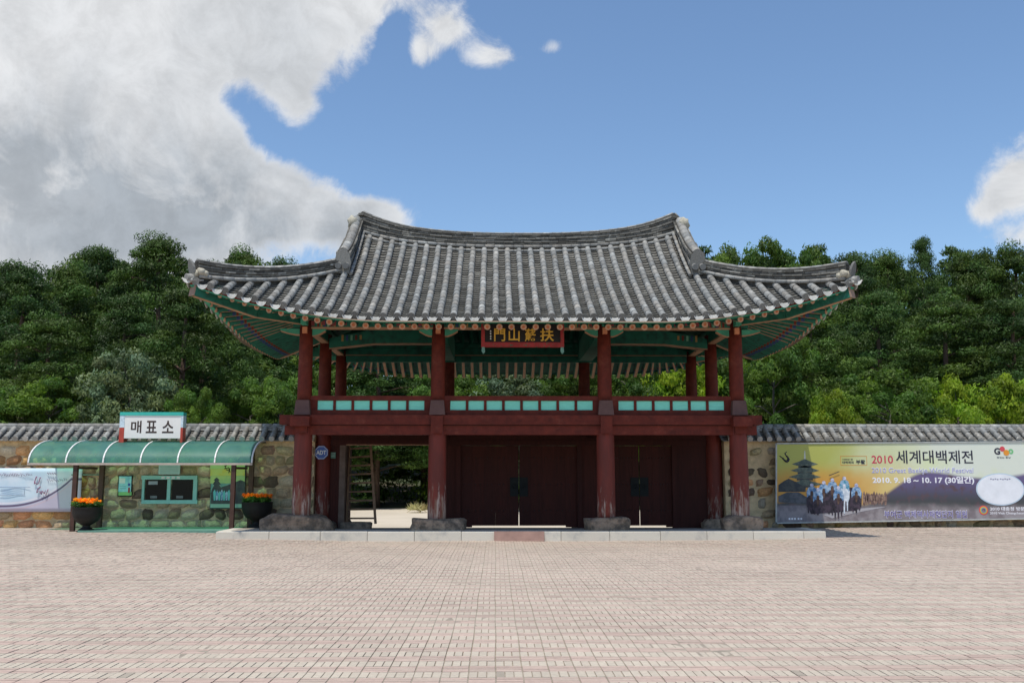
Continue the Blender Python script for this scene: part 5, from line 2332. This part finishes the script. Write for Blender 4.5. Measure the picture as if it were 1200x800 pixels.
for q in range(19):
    a = 1 + q * 2.0
    stroke(mb, [(a, 554 + rs.uniform(0, 2)), (a + 1.3, 556.5 + rs.uniform(0, 2))], .009)
for q in range(10):
    a = 56 + q * 2.4
    stroke(mb, [(a, 561 + rs.uniform(-1, 2) - q * .1), (a + 1.5, 563 + rs.uniform(0, 2) - q * .1)], .008)
for q in range(4):
    a = 56 + q * 2.7
    stroke(mb, [(a, 553.5), (a + 2, 555.5)], .012)
mb.build('small_script', pm2('script_brown', (.22, .16, .24)), lb)
mb = MB()
stroke(mb, [(43.5, 558), (41.5, 563), (40.8, 567)], .016)
stroke(mb, [(48, 559), (46.5, 563), (46, 566)], .014)
stroke(mb, [(41, 565), (44, 567), (46.5, 565.5)], .012)
stroke(mb, [(48, 570), (44.5, 573), (43.5, 577), (46, 575)], .014)
stroke(mb, [(47, 575), (49, 579), (50, 575), (52.5, 578), (54, 574)], .012)
stroke(mb, [(57, 573), (55, 578), (53.5, 580.5)], .012)
mb.build('brush_script', pm2('script_wine', (.25, .05, .14)), lb)
mb = MB()
stroke(mb, [(0, 570.5), (36, 570.5)], .007)
stroke(mb, [(0, 579.5), (30, 579.5)], .007)
stroke(mb, [(29, 570.5), (29, 579)], .005)
for q in range(3):
    stroke(mb, [(2, 573 + q * 2.2), (27, 573 + q * 2.2)], .003)
mb.build('ruled_box', pm2('script_blue', (.15, .22, .38)), lb)
mb = MB()
p = LP(83, 556)
for (a, b_) in (((80, 552), (117, 552)), ((80, 599), (117, 599))):
    pass
mb.bar((LP(84, 556)[0], -.02, LP(84, 556)[1]), (LP(117, 556)[0], .05, LP(117, 556)[1]), .02, .03)
mb.build('tie_cord', mat('cord_green', (.12, .25, .2), .7), lb)


# ------------------------------------------------------------------ foliage generator
def leaves(cl, n_per, size, thin, up, tone_lo=.55, tone_hi=1.35, rr=NR):
    """cl: array of clumps (x,y,z,rx,rz). returns verts, tris, tones"""
    K = len(cl)
    idx = np.repeat(np.arange(K), n_per)
    n = len(idx)
    d = rr.normal(size=(n, 3))
    d /= np.linalg.norm(d, axis=1)[:, None]
    rad = rr.uniform(.30, 1.0, n) ** .5
    c_ = cl[idx]
    d[:, 2] = np.where(d[:, 2] < 0, d[:, 2] * .45, d[:, 2])
    pos = c_[:, :3] + d * rad[:, None] * np.stack([c_[:, 3], c_[:, 3], c_[:, 4]], 1)
    # each leaf lies roughly along the surface of its clump, tips lifted
    nrm = d + rr.normal(size=(n, 3)) * .42
    nrm[:, 2] += .15
    nrm /= np.linalg.norm(nrm, axis=1)[:, None]
    rv = rr.normal(size=(n, 3))
    rv[:, 2] += up * 2
    ax = rv - nrm * (rv * nrm).sum(1)[:, None]
    ax /= np.linalg.norm(ax, axis=1)[:, None] + 1e-9
    sd = np.cross(nrm, ax)
    sz = size * rr.uniform(.6, 1.4, n)
    V = np.zeros((n, 3, 3))
    V[:, 0] = pos - sd * (sz * thin)[:, None]
    V[:, 1] = pos + sd * (sz * thin)[:, None]
    V[:, 2] = pos + ax * sz[:, None] * 1.5
    F = np.arange(n * 3).reshape(-1, 3)
    ctone = rr.uniform(tone_lo, tone_hi, K)[idx] * rr.uniform(.85, 1.15, n)
    yel = rr.uniform(-.1, .16, K)[idx] + rr.uniform(-.06, .06, n)
    T = np.stack([ctone * (1 + yel), ctone, ctone * (1 - yel * 1.2)], 1)
    return V.reshape(-1, 3), F, T


def crown_clumps(kind, h, w_, seed):
    rr = np.random.RandomState(seed)
    out = []
    if kind in ('pine', 'pine2'):
        # rounded pine: whorls of flattened pads, fuller on top
        nl = 13
        for l in range(nl):
            f_ = l / (nl - 1)
            z = h * (.30 + .70 * f_)
            rmax = w_ * .5 * (1 - (max(f_ - .35, 0) / .65) ** 2.4 * .80) * (.8 + .2 * min(f_ / .25, 1))
            m = int(7 + 7 * (1 - f_))
            for q in range(m):
                a = rr.uniform(0, 2 * PI)
                r_ = rmax * rr.uniform(.35, 1.0)
                s = rr.uniform(.45, .85)
                out.append((r_ * math.cos(a), r_ * math.sin(a), z + rr.uniform(-.4, .4) - .12 * r_, s, s * rr.uniform(.45, .75)))
        out.append((0, 0, h * .99, .4, .5))
        for q in range(5):
            a = rr.uniform(0, 2 * PI)
            out.append((.5 * math.cos(a), .5 * math.sin(a), h * rr.uniform(.93, 1.0), .38, .4))
    else:
        m = 85
        for q in range(m):
            d = rr.normal(size=3)
            d /= np.linalg.norm(d)
            d[2] = abs(d[2]) * 1.0 if rr.rand() < .8 else -abs(d[2]) * .5
            r_ = rr.uniform(.5, 1.0) ** .6
            lump = 1 + .2 * math.sin(3 * d[0] + seed) * math.cos(2.5 * d[2] + seed * 2)
            s = rr.uniform(.30, .62) * (w_ / 5) ** .5
            out.append((d[0] * r_ * w_ * .5 * lump, d[1] * r_ * w_ * .5 * lump, h * .40 + d[2] * r_ * h * .56 * lump, s, s * rr.uniform(.6, .9)))
    out = np.array(out)
    top = (out[:, 2] + out[:, 4]).max()
    out[:, 2] *= h / top
    return out


def trunk_mb(kind, h, w_, seed, cl):
    rr = random.Random(seed)
    m = MB()
    pts_ = [Vector((0, 0, -.3))]
    x = y = 0
    for k in range(1, 7):
        x += rr.uniform(-.12, .12)
        y += rr.uniform(-.12, .12)
        pts_.append(Vector((x, y, h * (.93 if kind.startswith('pine') else .72) * k / 6)))
    m.tube(pts_, [.17 * h / 10 * (1 - .13 * k) + .02 for k in range(7)], 8)
    pick = [cl[rr.randrange(len(cl))] for _ in range(16 if kind.startswith('pine') else 10)]
    for c_ in pick:
        zt = max(min(c_[2] - .3, h * .85), h * .15)
        f_ = min(zt / (h * (.93 if kind.startswith('pine') else .72)) * 6, 5.9)
        k = int(min(f_, 5))
        p = pts_[k].lerp(pts_[k + 1], f_ - k)
        e = Vector(c_[:3])
        mid = p.lerp(e, .5) + Vector((0, 0, .15))
        m.tube([p, mid, e], [.05 * h / 10, .035 * h / 10, .012], 5)
    return m


TPL = {}


def template(kind, var, h, w_, n_per, size, thin, up):
    key = (kind, var)
    if key not in TPL:
        cl = crown_clumps(kind, h, w_, 31 * var + len(kind))
        rr = np.random.RandomState(var + 5)
        V, F, T = leaves(cl, n_per, size, thin, up, rr=rr)
        me = npmesh('crown', V, F, T, [LEAF[kind]])
        tm = trunk_mb(kind, h, w_, var, cl).mesh('trunk', BARK if kind.startswith('pine') else GBARK)
        TPL[key] = (me, tm, h, w_)
    return TPL[key]


SPEC = {'pine': (10, 5.6, 380, .080, .32, .3), 'pine2': (10, 5.4, 380, .080, .32, .3), 'broad': (6, 5.4, 330, .080, .45, .1),
        'yellow': (4, 4.4, 260, .080, .45, .1), 'silver': (5, 4.6, 260, .085, .40, .1)}


def tree(name, kind, px, pytop, Y, width, var, label, cat='tree', group=None, rz=None, ground=None):
    h0, w0, n_per, size, thin, up = SPEC[kind]
    me, tm, h, w_ = template(kind, var, h0, w0, n_per, size, thin, up)
    p = at(px, pytop, Y)
    z0 = float(hill(np.array(p[0]), np.array(Y)))
    hh = p[2] - z0
    root = thing(name, label, cat, (p[0], Y, z0), group, rz if rz is not None else R.uniform(0, 6.28))
    sc = (width / w_, width / w_, hh / h)
    link('trunk', tm, root, scale=sc)
    link('crown', me, root, scale=sc)
    return root


# pines on the left, from the edge of the picture to the roof
left_list = [
    (-30, 300, 18, 6.0, 'pine', 0, 'dark pine half outside the left edge of the picture'),
    (30, 305, 15, 5.2, 'pine2', 1, 'dark bushy pine at the far left above the blue banner'),
    (80, 303, 20, 5.4, 'pine', 2, 'rounded pine between the far left pine and the tallest left pine'),
    (118, 288, 23, 5.2, 'pine2', 0, 'slim pine with pointed top left of the tallest pine'),
    (62, 365, 11.5, 5.0, 'pine', 1, 'lower dense pine in front of the far left pines'),
    (190, 271, 22, 6.6, 'pine', 1, 'tallest rounded pine above the ticket office sign'),
    (245, 305, 19, 5.0, 'pine2', 2, 'pine whose crown touches the left roof corner'),
    (288, 286, 27, 5.4, 'pine', 2, 'pine peeping over the left end of the corner ridge'),
    (335, 300, 30, 4.2, 'pine2', 1, 'small treetop just above the left corner ridge'),
    (215, 335, 13.5, 5.2, 'pine', 0, 'broad pine in front of the tallest pine, above the ticket sign'),
    (150, 345, 15.5, 4.6, 'pine2', 2, 'pine rising behind the silver leaved bush'),
]
for (px, py, Y, wd, kd, vr, lab) in left_list:
    tree('pine_tree', kd, px, py, Y, wd, vr, lab, group='pines behind the left wall')
tree('silver_bush', 'silver', 150, 405, 9.6, 4.0, 0, 'silvery leaved bush behind the wall left of the ticket sign', 'bush')
tree('green_bush', 'broad', 60, 435, 9.2, 4.6, 0, 'dark green bush behind the left wall above the blue banner', 'bush')
tree('green_bush', 'broad', 232, 452, 9.0, 2.6, 1, 'small green bush just right of the ticket office sign', 'bush')
tree('green_bush', 'broad', 8, 455, 8.6, 3.0, 1, 'low bush at the left edge behind the wall coping', 'bush')
tree('green_bush', 'broad', 330, 435, 12, 3.4, 1, 'loose green tree seen beside the left gate column', 'tree')
tree('green_bush', 'broad', 295, 440, 14, 3.6, 1, 'shaded tree below the left roof corner', 'tree')

# right side
right_list = [
    (850, 283, 26, 5.6, 'broad', 0, 'leafy tree above the right roof slope, nearest the ridge'),
    (905, 280, 25, 6.0, 'broad', 1, 'wide leafy tree above the middle of the right corner ridge'),
    (950, 284, 27, 5.2, 'broad', 0, 'leafy tree above the outer part of the right corner ridge'),
    (1000, 296, 22, 5.0, 'pine2', 0, 'pine rising just beyond the right roof corner'),
    (1040, 290, 26, 5.6, 'pine', 1, 'rounded pine on the hill above the round green bush'),
    (1080, 276, 33, 3.4, 'pine2', 2, 'thin topped conifer standing out of the right skyline'),
    (1130, 296, 24, 5.6, 'pine', 0, 'pine on the right skyline left of the yellow green crown'),
    (1185, 281, 23, 5.4, 'pine', 2, 'tall pine at the right edge of the skyline'),
    (1235, 285, 20, 6.0, 'pine2', 1, 'pine half outside the right edge of the picture'),
    (950, 345, 13.0, 5.0, 'pine', 2, 'dark pine under the right roof corner'),
    (1030, 340, 16, 5.0, 'pine2', 2, 'layered pine in the middle of the right hillside'),
    (1105, 345, 14, 5.6, 'pine', 1, 'layered pine above the bright yellow green bushes'),
    (1180, 350, 13, 5.0, 'pine2', 0, 'dense pine near the right edge above the bright bushes'),
    (905, 385, 11.0, 4.2, 'broad', 1, 'shaded leafy tree right of the gate column'),
]
for (px, py, Y, wd, kd, vr, lab) in right_list:
    tree('pine_tree' if kd.startswith('pine') else 'leafy_tree', kd, px, py, Y, wd, vr, lab, group='trees behind the right wall')
tree('round_bush', 'broad', 1035, 428, 8.4, 4.3, 0, 'round mid green bush behind the right wall left of the yellow bushes', 'bush')
tree('yellow_bush', 'yellow', 975, 455, 7.0, 2.4, 0, 'small yellow green bush behind the wall at the left end of the banner', 'bush')
tree('yellow_bush', 'yellow', 1118, 434, 7.6, 3.3, 1, 'bright yellow green bush above the middle of the banner', 'bush')
tree('yellow_bush', 'yellow', 1180, 438, 7.4, 3.2, 0, 'bright yellow green bush near the right edge above the coping', 'bush')

# trees seen through the gate
for (px, py, Y, wd, kd, vr, lab) in [
    (385, 400, 25, 4.4, 'broad', 0, 'leafy tree seen between the left columns of the upper storey'),
    (445, 395, 24, 5.0, 'pine2', 1, 'pine with needles darkened for forest shade, seen through the left upper bay'),  # darker leaf kind stands in for the deep shade of the wood
    (540, 425, 22, 4.4, 'broad', 0, 'sunlit bush seen through the left of the middle upper bay'),
    (590, 380, 27, 5.6, 'pine', 1, 'dark pine behind the middle upper bay'),
    (610, 428, 21, 4.4, 'silver', 1, 'pale sunlit bush in the middle of the upper bay'),
    (665, 424, 22, 4.0, 'broad', 1, 'sunlit bush seen through the right of the middle upper bay'),
    (735, 405, 23, 4.6, 'broad', 0, 'shaded leafy tree seen through the right upper bay'),
    (800, 408, 22, 4.0, 'yellow', 0, 'light green tree seen between the right upper columns'),
    (850, 400, 23, 4.2, 'broad', 1, 'leafy tree behind the right corner column'),
    (500, 385, 28, 5.2, 'pine2', 0, 'dark pine behind the second front column'),
    (700, 385, 27, 5.2, 'pine', 2, 'dark pine behind the third front column'),
]:
    tree('pine_tree' if kd.startswith('pine') else 'leafy_tree', kd, px, py, Y, wd * 1.25, vr, lab, group='trees seen through the gate')

# the wood on the hill behind: reads as one mass
WV, WF, WT = [], [], []
off_ = 0
rw = np.random.RandomState(21)
base_t = []
for vr in range(3):
    cl = crown_clumps('pine', 10, 6.0, 400 + vr)
    base_t.append(leaves(cl, 90, .17, .30, .4, rr=np.random.RandomState(90 + vr)))
    cl = crown_clumps('broad', 9, 6.0, 500 + vr)
    base_t.append(leaves(cl, 130, .15, .45, .2, rr=np.random.RandomState(95 + vr)))
for row, (Y, npl, ztop) in enumerate(((24, 21, 9.0), (31, 26, 9.6), (38, 30, 10.5), (45, 34, 11.0))):
    for k in range(npl):
        half = .56 * (Y + 24.8) + 6
        X = -half + 2 * half * (k + rw.uniform(.2, .8)) / npl
        pxx = 581 + (X + .66) * FPX / (Y + 24.8)
        h = ztop * rw.uniform(.82, 1.08)
        if 330 < pxx < 830:
            h *= .72
            if Y < 28:
                continue
        z0 = float(hill(np.array(X), np.array(Y)))
        # keep the skyline where the photograph has it
        zmax = at(600, (286 if pxx > 600 else 291 + abs(pxx - 190) * .06) + rw.uniform(0, 13), Y)[2]
        h = min(h, zmax - z0) if Y < 36 else zmax - z0
        bt = base_t[rw.randint(6)]
        a = rw.uniform(0, 6.28)
        s = rw.uniform(.85, 1.15)
        Vb = bt[0] * np.array([s, s, h / 10])
        Vr = np.stack([Vb[:, 0] * math.cos(a) - Vb[:, 1] * math.sin(a) + X, Vb[:, 0] * math.sin(a) + Vb[:, 1] * math.cos(a) + Y, Vb[:, 2] + z0], 1)
        WV.append(Vr)
        WF.append(bt[1] + off_)
        off_ += len(Vr)
        WT.append(bt[2] * rw.uniform(.8, 1.2))
wood = link('hillside_wood', npmesh('hillside_wood', np.concatenate(WV), np.concatenate(WF), np.concatenate(WT), [LEAF['pine']]), kind='stuff')
tag(wood, 'dense green wood covering the hillside behind the gate and walls', 'forest')
# undergrowth at the foot of the trees
rw = np.random.RandomState(5)
ucl = [(x_, 26.5 + .5 * math.sin(3 * x_), 1.0 + .4 * math.sin(5 * x_), 1.2, 1.3) for x_ in np.arange(-10, 9, .8)]
for k in range(520):
    X = rw.uniform(-34, 34)
    Y = rw.uniform(10.5, 27)
    if abs(X + 1) < 9 and Y < 23.3:
        continue
    s = rw.uniform(.4, 1.0)
    if abs(X + 1) < 10:
        s *= 1.5
    ucl.append((X, Y, float(hill(np.array(X), np.array(Y))) + s * .5, s, s * .8))
V_, F_, T_ = leaves(np.array(ucl), 150, .14, .35, .5, rr=rw)
tag(link('undergrowth', npmesh('undergrowth', V_, F_, T_, [LEAF['broad']]), kind='stuff'), 'low shaded undergrowth along the foot of the wooded slope', 'undergrowth')
# tuft of dry grass seen through the open bay
p = at(486, 597, 19.5)
V_, F_, T_ = leaves(np.array([(0, 0, .12, .35, .12), (.3, 0, .1, .3, .1)]), 160, .2, .08, .9, rr=rw)
tag(link('dry_grass', npmesh('dry_grass', V_, F_, T_, [LEAF['straw']]), loc=(p[0], 19.5, float(hill(np.array(p[0]), np.array(19.5)))), kind='stuff'), 'tuft of dry straw coloured grass beyond the open bay', 'grass')


# ------------------------------------------------------------------ planters
def planter(px, pyt, pyb, Y, lab, lab2, seed, squash=1.0):
    pt = at(px, pyt, Y)
    pb = at(px, pyb, Y)
    z0 = pb[2]
    h = pt[2] - z0
    root = thing('flower_pot', lab, 'planter', (pt[0], Y, z0), 'dark pots of marigolds by the canopy')
    mb = MB()
    s = h / .82
    mb.lathe([(.28 * s, 0), (.29 * s, .03), (.24 * s, .10), (.13 * s, .17), (.12 * s, .22), (.20 * s, .27), (.34 * s, .36), (.43 * s, .50), (.465 * s, .66), (.47 * s, .80),
              (.485 * s, .82), (.46 * s, .825), (.44 * s, .79)], n=28)
    for q, v in enumerate(mb.v):
        mb.v[q] = (v[0], v[1], v[2] * h / .82)
    mb.build('bowl', POTM, root)
    mb = MB()
    mb.lathe([(.43 * s, h * .93), (.42 * s, h * .945)], n=20)
    mb.build('soil', EARTH, root)
    fl = thing('marigolds', lab2, 'flowers', (pt[0], Y, z0 + h * .95), 'marigolds in the dark pots')
    rr = np.random.RandomState(seed)
    cl = np.array([(rr.uniform(-.36, .36) * s, rr.uniform(-.30, .30) * s, .06 + rr.uniform(0, .06), .11, .07) for _ in range(34)])
    V_, F_, T_ = leaves(cl, 60, .05, .35, .6, rr=rr)
    link('leaves', npmesh('leaves', V_, F_, T_, [LEAF['marigold_leaf']]), fl)
    Vs, Fs, Ts = [], [], []
    of = 0
    for k in range(62):
        a = rr.uniform(0, 6.28)
        r_ = .44 * s * rr.uniform(0, 1) ** .5
        c0 = np.array([[r_ * math.cos(a), r_ * math.sin(a), .15 + rr.uniform(0, .09), .035, .022]])
        v_, f_, t_ = leaves(c0, 26, .03, .5, .5, 1, 1, rr=rr)
        yel = rr.rand()
        t_ = t_ * np.array([1.0, .75 + 1.1 * (yel if seed == 1 else yel * .25), 1.0])
        Vs.append(v_)
        Fs.append(f_ + of)
        Ts.append(t_)
        of += len(v_)
    link('blossoms', npmesh('blossoms', np.concatenate(Vs), np.concatenate(Fs), np.concatenate(Ts), [LEAF['marigold']]), fl)


planter(102.5, 594, 623.5, 1.0, 'dark bowl shaped planter beside the left canopy post', 'orange and yellow marigolds in the left dark planter', 1)
planter(301.5, 588, 619.5, 1.9, 'dark bowl shaped planter between the canopy and the left gate column', 'deep orange marigolds in the planter nearest the gate column', 2)
